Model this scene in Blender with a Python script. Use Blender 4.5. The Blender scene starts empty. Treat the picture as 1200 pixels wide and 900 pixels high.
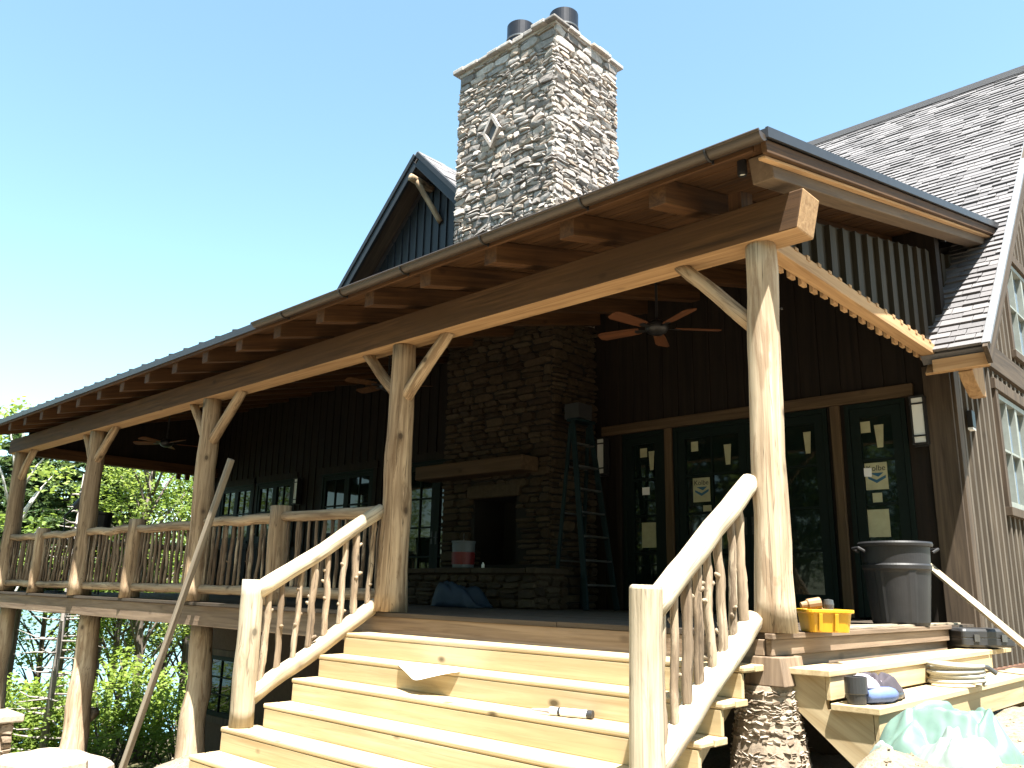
import bpy, bmesh, math, random
from mathutils import Vector, Matrix, noise
random.seed(11)
R = math.radians
scene = bpy.context.scene
COL = scene.collection
WM = {}          # world matrix of every object, by name


def V(*a):
    return Vector(a)


# ------------------------------------------------------------------ node helpers
def new_mat(name):
    m = bpy.data.materials.new(name)
    m.use_nodes = True
    nt = m.node_tree
    bs = nt.nodes['Principled BSDF']
    return m, nt, bs


def nd(nt, typ, **kw):
    n = nt.nodes.new(typ)
    for k, v in kw.items():
        setattr(n, k, v)
    return n


def ramp(nt, fac, stops):
    n = nt.nodes.new('ShaderNodeValToRGB')
    while len(n.color_ramp.elements) < len(stops):
        n.color_ramp.elements.new(0.5)
    for e, (p, c) in zip(n.color_ramp.elements, stops):
        e.position = p
        e.color = (*c, 1)
    nt.links.new(fac, n.inputs[0])
    return n.outputs[0]


def mix(nt, fac, a, b, blend='MIX'):
    n = nt.nodes.new('ShaderNodeMix')
    n.data_type = 'RGBA'
    n.blend_type = blend
    for sock, val in ((n.inputs[0], fac), (n.inputs[6], a), (n.inputs[7], b)):
        if hasattr(val, 'is_linked'):
            nt.links.new(val, sock)
        elif isinstance(val, (int, float)):
            sock.default_value = val
        else:
            sock.default_value = (*val, 1)
    return n.outputs[2]


def coords(nt, scale=(1, 1, 1), rnd=True):
    tc = nd(nt, 'ShaderNodeTexCoord')
    mp = nd(nt, 'ShaderNodeMapping')
    mp.inputs['Scale'].default_value = scale
    if rnd:
        oi = nd(nt, 'ShaderNodeObjectInfo')
        mul = nd(nt, 'ShaderNodeVectorMath', operation='SCALE')
        comb = nd(nt, 'ShaderNodeCombineXYZ')
        comb.inputs[0].default_value = 7.3
        comb.inputs[1].default_value = 3.1
        comb.inputs[2].default_value = 11.7
        nt.links.new(comb.outputs[0], mul.inputs[0])
        nt.links.new(oi.outputs['Random'], mul.inputs['Scale'])
        add = nd(nt, 'ShaderNodeVectorMath', operation='ADD')
        nt.links.new(tc.outputs['Object'], add.inputs[0])
        nt.links.new(mul.outputs[0], add.inputs[1])
        nt.links.new(add.outputs[0], mp.inputs['Vector'])
    else:
        nt.links.new(tc.outputs['Object'], mp.inputs['Vector'])
    return mp.outputs[0]


def noise_tex(nt, vec, scale, detail=4, rough=0.55, dist=0.0):
    n = nd(nt, 'ShaderNodeTexNoise')
    n.inputs['Scale'].default_value = scale
    n.inputs['Detail'].default_value = detail
    n.inputs['Roughness'].default_value = rough
    n.inputs['Distortion'].default_value = dist
    nt.links.new(vec, n.inputs['Vector'])
    return n.outputs['Fac']


def bump(nt, bs, h, strength=0.4, dist=0.01):
    b = nd(nt, 'ShaderNodeBump')
    b.inputs['Strength'].default_value = strength
    b.inputs['Distance'].default_value = dist
    nt.links.new(h, b.inputs['Height'])
    nt.links.new(b.outputs[0], bs.inputs['Normal'])


def obj_random_tint(nt, col, amount):
    oi = nd(nt, 'ShaderNodeObjectInfo')
    mr = nd(nt, 'ShaderNodeMapRange')
    mr.inputs[3].default_value = 1 - amount
    mr.inputs[4].default_value = 1 + amount
    nt.links.new(oi.outputs['Random'], mr.inputs[0])
    hs = nd(nt, 'ShaderNodeHueSaturation')
    nt.links.new(mr.outputs[0], hs.inputs['Value'])
    nt.links.new(col, hs.inputs['Color'])
    return hs.outputs[0]


def wood(name, dark, light, axis='Z', grain=26, blotch=None, knots=0.0, rough=0.75, bmp=0.35, tint=0.14, cracks=0.0):
    m, nt, bs = new_mat(name)
    st = {'X': (0.045, 1, 1), 'Y': (1, 0.045, 1), 'Z': (1, 1, 0.045)}[axis]
    v = coords(nt, st)
    g = noise_tex(nt, v, grain, 6, 0.6, 0.6)
    col = ramp(nt, g, [(0.32, dark), (0.66, light)])
    st2 = {'X': (0.3, 1, 1), 'Y': (1, 0.3, 1), 'Z': (1, 1, 0.3)}[axis]
    v2 = coords(nt, st2)
    b = noise_tex(nt, v2, 2.2, 5, 0.6)
    if blotch:
        f = ramp(nt, b, [(0.42, (0, 0, 0)), (0.68, (1, 1, 1))])
        col = mix(nt, f, col, blotch)
    height = g
    if cracks:
        v4 = coords(nt, {'X': (0.02, 1, 1), 'Y': (1, 0.02, 1), 'Z': (1, 1, 0.02)}[axis])
        c = noise_tex(nt, v4, 14, 3, 0.5, 1.0)
        f = ramp(nt, c, [(0.485, (0, 0, 0)), (0.5, (1, 1, 1)), (0.515, (0, 0, 0))])
        sc = nd(nt, 'ShaderNodeMath', operation='MULTIPLY')
        nt.links.new(f, sc.inputs[0])
        sc.inputs[1].default_value = cracks
        col = mix(nt, sc.outputs[0], col, tuple(x * 0.35 for x in dark))
    if knots:
        st3 = {'X': (0.55, 1, 1), 'Y': (1, 0.55, 1), 'Z': (1, 1, 0.55)}[axis]
        v3 = coords(nt, st3)
        vo = nd(nt, 'ShaderNodeTexVoronoi')
        vo.inputs['Scale'].default_value = 3.2
        nt.links.new(v3, vo.inputs['Vector'])
        f = ramp(nt, vo.outputs['Distance'], [(0.045, (1, 1, 1)), (0.11, (0, 0, 0))])
        sc = nd(nt, 'ShaderNodeMath', operation='MULTIPLY')
        nt.links.new(f, sc.inputs[0])
        sc.inputs[1].default_value = knots
        col = mix(nt, sc.outputs[0], col, tuple(x * 0.3 for x in dark))
    col = obj_random_tint(nt, col, tint)
    nt.links.new(col, bs.inputs['Base Color'])
    bs.inputs['Roughness'].default_value = rough
    bs.inputs['Specular IOR Level'].default_value = 0.25
    bump(nt, bs, height, bmp, 0.006)
    return m


def log_mat(name, dark, light, patch, pamt=.8, rough=.78):
    m, nt, bs = new_mat(name)
    g = noise_tex(nt, coords(nt, (1, 1, .05)), 20, 6, .6, .8)
    col = ramp(nt, g, [(.3, dark), (.68, light)])
    # leftovers of inner bark: long ragged patches
    p = noise_tex(nt, coords(nt, (1, 1, .16)), 8.5, 8, .68, .4)
    f = ramp(nt, p, [(.53, (0, 0, 0)), (.60, (pamt,) * 3)])
    col = mix(nt, f, col, patch)
    p2 = noise_tex(nt, coords(nt, (1, 1, .5)), 2.3, 3, .5)
    f2 = ramp(nt, p2, [(.35, (.70, .66, .62)), (.65, (1.0, 1.0, 1.0))])
    col = mix(nt, 1.0, col, f2, 'MULTIPLY')
    # drying cracks
    c = noise_tex(nt, coords(nt, (1, 1, .02)), 13, 3, .5, 1.0)
    f3 = ramp(nt, c, [(.487, (0, 0, 0)), (.5, (.75,) * 3), (.513, (0, 0, 0))])
    col = mix(nt, f3, col, tuple(x * .3 for x in dark))
    # knots
    vo = nd(nt, 'ShaderNodeTexVoronoi')
    vo.inputs['Scale'].default_value = 4.2
    nt.links.new(coords(nt, (1, 1, .7)), vo.inputs['Vector'])
    f4 = ramp(nt, vo.outputs['Distance'], [(.07, (.9,) * 3), (.11, (.35,) * 3), (.19, (0, 0, 0))])
    col = mix(nt, f4, col, tuple(x * .28 for x in dark))
    col = obj_random_tint(nt, col, .12)
    nt.links.new(col, bs.inputs['Base Color'])
    bs.inputs['Roughness'].default_value = rough
    bs.inputs['Specular IOR Level'].default_value = .2
    add = nd(nt, 'ShaderNodeMath', operation='ADD')
    nt.links.new(g, add.inputs[0]); nt.links.new(p, add.inputs[1])
    bump(nt, bs, add.outputs[0], .55, .012)
    return m


def plain(name, col, rough=0.6, spec=0.4, metal=0.0, var=0.12, scale=9, bmp=0.0):
    m, nt, bs = new_mat(name)
    v = coords(nt, rnd=True)
    n = noise_tex(nt, v, scale, 5, 0.6)
    c = ramp(nt, n, [(0.3, tuple(x * (1 - var) for x in col)), (0.7, tuple(min(1, x * (1 + var)) for x in col))])
    nt.links.new(c, bs.inputs['Base Color'])
    bs.inputs['Roughness'].default_value = rough
    bs.inputs['Specular IOR Level'].default_value = spec
    bs.inputs['Metallic'].default_value = metal
    if bmp:
        bump(nt, bs, n, bmp, 0.01)
    return m


def toned(name, stops, rough=0.85, nscale=14, nvar=0.25, bmp=0.5, bdist=0.012):
    """every single stone / shingle carries its own tone (face attribute)"""
    m, nt, bs = new_mat(name)
    at = nd(nt, 'ShaderNodeAttribute', attribute_name='tone')
    col = ramp(nt, at.outputs['Fac'], stops)
    v = coords(nt, rnd=False)
    n = noise_tex(nt, v, nscale, 7, 0.65)
    f = ramp(nt, n, [(0.3, (1 - nvar,) * 3), (0.7, (1 + nvar * 0.3,) * 3)])
    col = mix(nt, 1.0, col, f, 'MULTIPLY')
    nt.links.new(col, bs.inputs['Base Color'])
    bs.inputs['Roughness'].default_value = rough
    bs.inputs['Specular IOR Level'].default_value = 0.2
    bump(nt, bs, n, bmp, bdist)
    return m


def glass_mat(name, col=(0.006, 0.012, 0.010), rough=0.03, spec=.32):
    m, nt, bs = new_mat(name)
    v = coords(nt, rnd=True)
    n = noise_tex(nt, v, 1.6, 2)
    bs.inputs['Base Color'].default_value = (*col, 1)
    bs.inputs['Roughness'].default_value = rough
    bs.inputs['Specular IOR Level'].default_value = spec
    bump(nt, bs, n, 0.05, 0.02)
    return m


def leaf_mat(name, a, b, trans=0.5):
    m, nt, bs = new_mat(name)
    nt.nodes.remove(bs)
    out = nt.nodes['Material Output']
    at = nd(nt, 'ShaderNodeAttribute', attribute_name='tone')
    col = ramp(nt, at.outputs['Fac'], [(0.0, a), (1.0, b)])
    col = obj_random_tint(nt, col, 0.15)
    d = nd(nt, 'ShaderNodeBsdfDiffuse')
    t = nd(nt, 'ShaderNodeBsdfTranslucent')
    mx = nd(nt, 'ShaderNodeMixShader')
    mx.inputs[0].default_value = trans
    nt.links.new(col, d.inputs['Color'])
    br = mix(nt, 1.0, col, (1.0, 1.0, 0.55), 'MULTIPLY')
    nt.links.new(br, t.inputs['Color'])
    nt.links.new(d.outputs[0], mx.inputs[1])
    nt.links.new(t.outputs[0], mx.inputs[2])
    nt.links.new(mx.outputs[0], out.inputs['Surface'])
    return m


# ------------------------------------------------------------------ materials
M = {}
M['timber'] = wood('stained_timber', (0.036, 0.018, 0.007), (0.10, 0.051, 0.021), 'Z', 24, (0.06, 0.03, 0.012), 0.5, cracks=0.3)
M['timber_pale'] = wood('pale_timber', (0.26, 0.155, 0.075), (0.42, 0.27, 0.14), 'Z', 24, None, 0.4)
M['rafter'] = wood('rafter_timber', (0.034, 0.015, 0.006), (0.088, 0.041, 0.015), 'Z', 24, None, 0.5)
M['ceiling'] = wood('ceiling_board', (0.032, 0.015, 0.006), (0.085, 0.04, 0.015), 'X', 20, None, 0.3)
M['log'] = log_mat('peeled_log', (.195, .132, .08), (.49, .372, .245), (.15, .095, .053), .75)
M['sunlit_log'] = log_mat('sunlit_peeled_log', (.29, .215, .14), (.58, .48, .35), (.25, .165, .10), .6)  # paler copy of the log colour, with strong sunlight painted in
M['stick_sunlit'] = log_mat('sunlit_branch_bark', (.12, .088, .06), (.36, .28, .195), (.44, .37, .27), .8)  # lighter copy of the branch bark: sun on the stair balusters painted in
M['newel'] = log_mat('split_pale_log', (.34, .285, .20), (.56, .495, .38), (.30, .235, .16), .6)
M['stick'] = log_mat('branch_bark', (.065, .047, .033), (.22, .16, .108), (.36, .30, .215), .8)
M['lumber'] = wood('new_pine_lumber', (0.32, 0.235, 0.125), (0.51, 0.415, 0.26), 'Z', 16, (0.40, 0.305, 0.17), 1.0, bmp=0.2, tint=0.1, cracks=0.15)
M['deckwood'] = wood('weathered_deck_board', (0.13, 0.09, 0.06), (0.26, 0.19, 0.13), 'Z', 22, None, 0.4)
M['deckfloor'] = wood('deck_floor_board', (0.045, 0.034, 0.025), (0.09, 0.07, 0.052), 'X', 22, None, 0.3)
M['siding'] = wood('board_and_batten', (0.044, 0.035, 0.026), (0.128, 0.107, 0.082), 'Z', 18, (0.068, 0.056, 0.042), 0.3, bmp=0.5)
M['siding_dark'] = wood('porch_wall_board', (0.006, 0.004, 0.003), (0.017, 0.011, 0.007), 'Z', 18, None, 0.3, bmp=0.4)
M['wedge'] = wood('green_grey_board', (0.02, 0.016, 0.010), (0.05, 0.040, 0.026), 'Z', 18, (0.034, 0.03, 0.02), 0.3)
M['trimwood'] = wood('trim_board', (0.035, 0.025, 0.017), (0.085, 0.062, 0.042), 'Z', 22, None, 0.4)
M['darktrim'] = plain('dark_blue_fascia', (0.013, 0.0155, 0.0185), 0.55)
M['metal_roof'] = plain('dark_metal_roof', (0.035, 0.035, 0.038), 0.45, metal=0.3)
M['gutter'] = plain('bronze_gutter', (0.042, 0.03, 0.021), 0.42, 0.5)
M['black'] = plain('black_metal', (0.014, 0.014, 0.015), 0.45)
M['flue'] = plain('flue_metal', (0.03, 0.03, 0.034), 0.35, metal=0.6)
M['concrete'] = plain('mortar', (0.17, 0.155, 0.135), 0.9, 0.2, bmp=0.4, scale=30)
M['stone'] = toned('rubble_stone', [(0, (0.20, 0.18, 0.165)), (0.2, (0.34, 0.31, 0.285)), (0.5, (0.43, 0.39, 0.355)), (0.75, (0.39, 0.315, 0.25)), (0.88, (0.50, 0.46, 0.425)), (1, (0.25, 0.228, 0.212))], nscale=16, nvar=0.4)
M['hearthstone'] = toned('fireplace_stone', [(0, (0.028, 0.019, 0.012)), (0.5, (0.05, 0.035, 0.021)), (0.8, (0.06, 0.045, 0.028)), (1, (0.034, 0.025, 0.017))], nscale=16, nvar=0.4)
M['pierstone'] = toned('pier_stone', [(0, (0.20, 0.145, 0.10)), (0.35, (0.36, 0.295, 0.225)), (0.8, (0.46, 0.40, 0.33)), (1, (0.24, 0.17, 0.115))], nscale=20, nvar=0.4)
M['shingle'] = toned('asphalt_shingle', [(0, (0.115, 0.112, 0.116)), (0.5, (0.145, 0.14, 0.144)), (1, (0.175, 0.168, 0.171))], nscale=60, nvar=0.2, bmp=0.3)
M['doorframe'] = plain('dark_green_frame', (0.004, 0.0095, 0.008), 0.6, .15)
M['glass'] = glass_mat('window_glass')
M['skyglass'] = glass_mat('side_window_glass', (0.14, 0.20, 0.27), 0.04, .6)  # blue of the reflected sky is painted into the glass colour
M['winframe'] = plain('grey_green_frame', (0.20, 0.215, 0.19), 0.55)
M['sticker'] = plain('cream_paper', (0.36, 0.35, 0.22), 0.8)
M['paper'] = plain('white_paper', (0.74, 0.75, 0.76), 0.8, var=0.03)
M['blueprint'] = plain('blue_print', (0.02, 0.09, 0.16), 0.6)
M['lamp_shade'] = plain('frosted_panel', (0.7, 0.71, 0.68), 0.5, var=0.03)
M['fan_blade'] = wood('fan_blade_wood', (0.075, 0.028, 0.012), (0.14, 0.054, 0.022), 'X', 18)
M['rubber'] = plain('dark_grey_plastic', (0.015, 0.015, 0.0165), 0.55, 0.35, var=0.3, scale=5, bmp=0.1)
M['yellow'] = plain('yellow_plastic', (0.55, 0.29, 0.012), 0.4, 0.5)
M['toolbody'] = plain('tan_tool', (0.22, 0.14, 0.07), 0.5)
M['ladder'] = plain('teal_fibreglass', (0.003, 0.012, 0.0145), 0.6, .2)
M['alu'] = plain('aluminium', (0.12, 0.123, 0.123), 0.4, metal=0.7)
M['red'] = plain('red_label', (0.12, 0.008, 0.008), 0.5)
M['bucketgrey'] = plain('grey_bucket', (0.085, 0.10, 0.11), 0.5)
M['bluecloth'] = plain('blue_tarp', (0.008, 0.019, 0.034), 0.6)
M['greycloth'] = plain('grey_purple_cloth', (0.045, 0.037, 0.046), 0.85, bmp=0.3)
M['lilac'] = plain('pale_lilac_cloth', (0.30, 0.27, 0.31), 0.85)
M['bluesleeve'] = plain('blue_sleeve', (0.10, 0.15, 0.33), 0.7)
M['blackcase'] = plain('black_case', (0.025, 0.026, 0.028), 0.38, 0.5)
M['rope'] = plain('pale_hose', (0.36, 0.35, 0.30), 0.6)
M['mint'] = plain('mint_plastic_sheet', (0.10, 0.165, 0.138), 0.42, 0.5, var=0.15)
M['whitecloth'] = plain('white_liner', (0.17, 0.215, 0.195), 0.6)
M['bark'] = wood('tree_bark', (0.05, 0.04, 0.032), (0.17, 0.14, 0.115), 'Z', 12, (0.10, 0.085, 0.07), 0, bmp=0.8)
M['birch'] = wood('birch_bark', (0.45, 0.43, 0.40), (0.70, 0.69, 0.66), 'Z', 8, (0.25, 0.22, 0.2), 0)
M['deadwood'] = wood('dead_grey_bark', (0.16, 0.14, 0.125), (0.33, 0.30, 0.275), 'Z', 14, None, 0)
M['leafA'] = leaf_mat('maple_leaf', (0.085, 0.15, 0.03), (0.28, 0.37, 0.09))
M['leafB'] = leaf_mat('birch_leaf', (0.11, 0.18, 0.05), (0.33, 0.41, 0.14))
M['needle'] = leaf_mat('pine_needle', (0.035, 0.065, 0.03), (0.13, 0.185, 0.08), 0.35)


def ground_mat():
    m, nt, bs = new_mat('sandy_dirt')
    v = coords(nt, rnd=False)
    n1 = noise_tex(nt, v, 2.0, 8, 0.7)
    n2 = noise_tex(nt, v, 28, 6, 0.7)
    c1 = ramp(nt, n1, [(0.3, (0.22, 0.178, 0.125)), (0.7, (0.33, 0.285, 0.22))])
    c2 = ramp(nt, n2, [(0.32, (0.62, 0.57, 0.5)), (0.55, (1, 1, 1))])
    col = mix(nt, 1.0, c1, c2, 'MULTIPLY')
    # forest floor away from the building site
    geo = nd(nt, 'ShaderNodeNewGeometry')
    sep = nd(nt, 'ShaderNodeSeparateXYZ')
    nt.links.new(geo.outputs['Position'], sep.inputs[0])
    mr = nd(nt, 'ShaderNodeMapRange')
    mr.inputs[1].default_value = -13.5
    mr.inputs[2].default_value = -18.0
    nt.links.new(sep.outputs[0], mr.inputs[0])
    fl = ramp(nt, n1, [(0.35, (0.045, 0.055, 0.02)), (0.6, (0.10, 0.085, 0.05))])
    col = mix(nt, mr.outputs[0], col, fl)
    nt.links.new(col, bs.inputs['Base Color'])
    bs.inputs['Roughness'].default_value = 0.95
    bs.inputs['Specular IOR Level'].default_value = 0.1
    add = nd(nt, 'ShaderNodeMath', operation='ADD')
    nt.links.new(n1, add.inputs[0])
    nt.links.new(n2, add.inputs[1])
    bump(nt, bs, add.outputs[0], 0.7, 0.04)
    return m


M['dirt'] = ground_mat()


# ------------------------------------------------------------------ object helpers
def link(o, parent, Mw):
    COL.objects.link(o)
    WM[o.name] = Mw.copy()
    if parent is not None:
        o.parent = parent
        o.matrix_basis = WM[parent.name].inverted() @ Mw
    else:
        o.matrix_basis = Mw
    return o


def tag(o, label=None, cat=None, group=None, kind=None):
    if label: o['label'] = label
    if cat: o['category'] = cat
    if group: o['group'] = group
    if kind: o['kind'] = kind
    return o


def thing(name, label, cat, loc, group=None):
    o = bpy.data.objects.new(name, None)
    o.empty_display_size = 0.1
    link(o, None, Matrix.Translation(Vector(loc)))
    return tag(o, label, cat, group)


def mesh_obj(name, verts, faces, mat, parent=None, Mw=None, smooth=False, tones=None, bevel=0.0, fm=None):
    if Mw is None:
        xs = [v[0] for v in verts]; ys = [v[1] for v in verts]; zs = [v[2] for v in verts]
        Mw = Matrix.Translation(((min(xs) + max(xs)) / 2, (min(ys) + max(ys)) / 2, min(zs)))
    inv = Mw.inverted()
    me = bpy.data.meshes.new(name)
    me.from_pydata([inv @ Vector(v) for v in verts], [], faces)
    for mm in (mat if isinstance(mat, (list, tuple)) else [mat]):
        me.materials.append(mm)
    if fm:
        me.polygons.foreach_set('material_index', fm)
    if smooth:
        me.polygons.foreach_set('use_smooth', [True] * len(me.polygons))
    if tones is not None:
        a = me.attributes.new('tone', 'FLOAT', 'FACE')
        a.data.foreach_set('value', tones)
    me.update()
    o = bpy.data.objects.new(name, me)
    link(o, parent, Mw)
    if bevel:
        b = o.modifiers.new('bevel', 'BEVEL')
        b.width = bevel
        b.segments = 2
        b.limit_method = 'ANGLE'
    return o


class MB:
    def __init__(self):
        self.v = []; self.f = []; self.t = []; self.m = []

    def add(self, verts, faces, tone=0.5, mi=0):
        n = len(self.v)
        self.v += [tuple(p) for p in verts]
        self.f += [tuple(i + n for i in f) for f in faces]
        self.t += [tone] * len(faces)
        self.m += [mi] * len(faces)

    def box(self, x0, x1, y0, y1, z0, z1, tone=0.5, mi=0):
        self.add([(x0, y0, z0), (x1, y0, z0), (x1, y1, z0), (x0, y1, z0), (x0, y0, z1), (x1, y0, z1), (x1, y1, z1), (x0, y1, z1)],
                 BOXF, tone, mi)

    def prism(self, poly, d, tone=0.5, mi=0):
        """poly: 3-D polygon, d: extrusion vector"""
        n = len(poly)
        d = Vector(d)
        vs = [Vector(p) for p in poly] + [Vector(p) + d for p in poly]
        fs = [tuple(range(n - 1, -1, -1)), tuple(range(n, 2 * n))]
        fs += [(i, (i + 1) % n, n + (i + 1) % n, n + i) for i in range(n)]
        # make the normals point outwards
        nrm = sum(((vs[i] - vs[0]).cross(vs[(i + 1) % n] - vs[0]) for i in range(1, n - 1)), Vector())
        if nrm.dot(d) < 0:
            fs = [tuple(reversed(f)) for f in fs]
        self.add(vs, fs, tone, mi)

    def obox(self, p0, p1, w, h, up=(0, 0, 1), tone=0.5, mi=0):
        p0 = Vector(p0); p1 = Vector(p1)
        z = (p1 - p0).normalized()
        x = z.cross(Vector(up)).normalized()
        y = x.cross(z)
        vs = []
        for p in (p0, p1):
            vs += [p - x * w / 2 - y * h / 2, p + x * w / 2 - y * h / 2, p + x * w / 2 + y * h / 2, p - x * w / 2 + y * h / 2]
        self.add(vs, [(3, 2, 1, 0), (4, 5, 6, 7), (0, 1, 5, 4), (1, 2, 6, 5), (2, 3, 7, 6), (3, 0, 4, 7)], tone, mi)

    def tube(self, pts, rad, n=10, jit=0.0, tone=0.5, mi=0, phase=0.0):
        pts = [Vector(p) for p in pts]
        rings = []
        t0 = (pts[1] - pts[0]).normalized()
        a = t0.orthogonal().normalized()
        for i, p in enumerate(pts):
            t = (pts[min(i + 1, len(pts) - 1)] - pts[max(i - 1, 0)]).normalized()
            a = (a - t * a.dot(t)).normalized()
            b = t.cross(a)
            r = rad[i] if isinstance(rad, (list, tuple)) else rad
            rings.append([p + (a * math.cos(q) + b * math.sin(q)) * r * (1 + random.uniform(-jit, jit))
                          for q in (2 * math.pi * k / n + phase for k in range(n))])
        vs = [v for r in rings for v in r]
        fs = []
        for i in range(len(pts) - 1):
            for k in range(n):
                k2 = (k + 1) % n
                fs.append((i * n + k, i * n + k2, (i + 1) * n + k2, (i + 1) * n + k))
        fs.append(tuple(range(n - 1, -1, -1)))
        fs.append(tuple(range((len(pts) - 1) * n, len(pts) * n)))
        self.add(vs, fs, tone, mi)

    def lathe(self, prof, c, n=32, tone=0.5, mi=0, rfun=None):
        vs = []
        for (r, z) in prof:
            for k in range(n):
                q = 2 * math.pi * k / n
                rr = r * (rfun(q, z) if rfun else 1)
                vs.append((c[0] + rr * math.cos(q), c[1] + rr * math.sin(q), c[2] + z))
        fs = []
        for i in range(len(prof) - 1):
            for k in range(n):
                k2 = (k + 1) % n
                fs.append((i * n + k, i * n + k2, (i + 1) * n + k2, (i + 1) * n + k))
        self.add(vs, fs, tone, mi)

    def build(self, name, mat, parent=None, Mw=None, smooth=False, bevel=0.0):
        multi = isinstance(mat, (list, tuple))
        return mesh_obj(name, self.v, self.f, mat, parent, Mw, smooth, self.t, bevel, self.m if multi else None)


BOXF = [(3, 2, 1, 0), (4, 5, 6, 7), (0, 1, 5, 4), (1, 2, 6, 5), (2, 3, 7, 6), (3, 0, 4, 7)]


def frame(p0, p1, up=(0, 0, 1)):
    p0 = Vector(p0); z = (Vector(p1) - p0).normalized()
    up = Vector(up)
    if abs(z.dot(up)) > 0.99:
        up = Vector((0, 1, 0))
    x = z.cross(up).normalized()
    y = z.cross(x)
    m = Matrix((x, y, z)).transposed().to_4x4()
    m.translation = p0
    return m


def board(name, p0, p1, w, h, mat, parent=None, up=(0, 0, 1), bevel=0.005, seg=1):
    """a sawn board along p0-p1 with grain along its length"""
    mb = MB()
    mb.obox(p0, p1, w, h, up if abs((Vector(p1) - Vector(p0)).normalized().dot(Vector(up))) < 0.99 else (0, 1, 0))
    return mb.build(name, mat, parent, frame(p0, p1), bevel=bevel)


def log_mb(mb, p0, p1, r0, r1, seg=9, n=14, wob=0.02, jit=0.035, flare=0.0, knobs=0):
    p0 = Vector(p0); p1 = Vector(p1)
    L = (p1 - p0).length
    z = (p1 - p0).normalized(); a = z.orthogonal().normalized(); b = z.cross(a)
    s1, s2 = random.uniform(0, 50), random.uniform(0, 50)
    pts, rad = [], []
    for i in range(seg + 1):
        t = i / seg
        env = math.sin(math.pi * t) ** 0.5 if 0 < t < 1 else 0
        pts.append(p0 + z * L * t + a * wob * env * noise.noise((s1, t * 3.0 * max(1, L / 2), 0)) * 1.1 + b * wob * env * noise.noise((s2, t * 3.0 * max(1, L / 2), 5)) * 1.1)
        r = r0 + (r1 - r0) * t + flare * max(0, 1 - t * 5) ** 2
        rad.append(r * (1 + 0.05 * noise.noise((s1, t * 6 * max(1, L / 2), 9))))
    mb.tube(pts, rad, n, jit)
    for _ in range(knobs):
        t = random.uniform(0.15, 0.85)
        i = int(t * seg)
        c = pts[i]
        q = random.uniform(0, 6.28)
        d = (a * math.cos(q) + b * math.sin(q) + z * random.uniform(0.1, 0.6)).normalized()
        rr = rad[i]
        mb.tube([c, c + d * rr * 1.05, c + d * rr * random.uniform(1.4, 2.1)], [rr * 0.75, rr * 0.6, rr * 0.34], 7, 0.08)


def log(name, p0, p1, r0, r1, mat, parent=None, **kw):
    mb = MB()
    log_mb(mb, p0, p1, r0, r1, **kw)
    o = mb.build(name, mat, parent, frame(p0, p1), smooth=True)
    return o


# stacked-stone facing on a rectangle  O + u*U + v*Vv, outward normal N
def stone_face(mb, O, U, Vv, N, w, h, rh=(0.04, 0.125), rw=(0.07, 0.30), dep=(0.015, 0.048), skip=None, jit=0.026, rot=13):
    O = Vector(O); U = Vector(U).normalized(); Vv = Vector(Vv).normalized(); N = Vector(N).normalized()
    v = 0.0
    while v < h - 0.02:
        ch = min(random.uniform(*rh), h - v)
        if h - v - ch < 0.05: ch = h - v
        u = -0.01
        while u < w - 0.01:
            cw = random.uniform(*rw) * (0.6 + ch / rh[1] * 0.6)
            if w - u - cw < rw[0] * 0.7: cw = w - u + 0.01
            sub = [(u, v, cw, ch)]
            if ch > rh[1] * 0.72 and random.random() < 0.4:
                k = random.uniform(0.4, 0.6)
                sub = [(u, v, cw, ch * k), (u, v + ch * k, cw, ch * (1 - k))]
            for (su, sv, sw, sh) in sub:
                cu, cv = su + sw / 2, sv + sh / 2
                if skip and skip(cu, cv): continue
                a = R(random.uniform(-rot, rot)) if sw < 0.3 else R(random.uniform(-3, 3))
                ca, sa = math.cos(a), math.sin(a)
                hw, hh = sw / 2 - 0.005, sh / 2 - 0.005
                out = [(-hw, -hh * .55), (-hw * .72, -hh), (hw * .65, -hh), (hw, -hh * .6), (hw, hh * .55), (hw * .7, hh), (-hw * .6, hh), (-hw, hh * .6)]
                d = random.uniform(*dep)
                tu, tv = random.uniform(-.25, .25), random.uniform(-.3, .3)
                base, front = [], []
                for (x, y) in out:
                    x += random.uniform(-jit, jit) * min(1, sw / .2) * .7; y += random.uniform(-jit, jit) * min(1, sh / .1) * .6
                    X, Y = x * ca - y * sa, x * sa + y * ca
                    base.append(O + U * (cu + X) + Vv * (cv + Y) - N * 0.02)
                    s = random.uniform(.74, .93)
                    dd = d * (1 + tu * x / hw + tv * y / hh) * random.uniform(.85, 1.1)
                    front.append(O + U * (cu + X * s) + Vv * (cv + Y * s) + N * max(.008, dd))
                ctr = O + U * (cu + random.uniform(-.2, .2) * hw) + Vv * (cv + random.uniform(-.2, .2) * hh) + N * d * random.uniform(.95, 1.3)
                vs = base + front + [ctr]
                fs = [(i, (i + 1) % 8, 8 + (i + 1) % 8, 8 + i) for i in range(8)] + [(8 + i, 8 + (i + 1) % 8, 16) for i in range(8)]
                if U.cross(Vv).dot(N) < 0: fs = [tuple(reversed(f)) for f in fs]
                mb.add(vs, fs, random.random())
            u += cw
        v += ch


def smooth01(a, b, x):
    t = max(0.0, min(1.0, (x - a) / (b - a)))
    return t * t * (3 - 2 * t)


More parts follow.
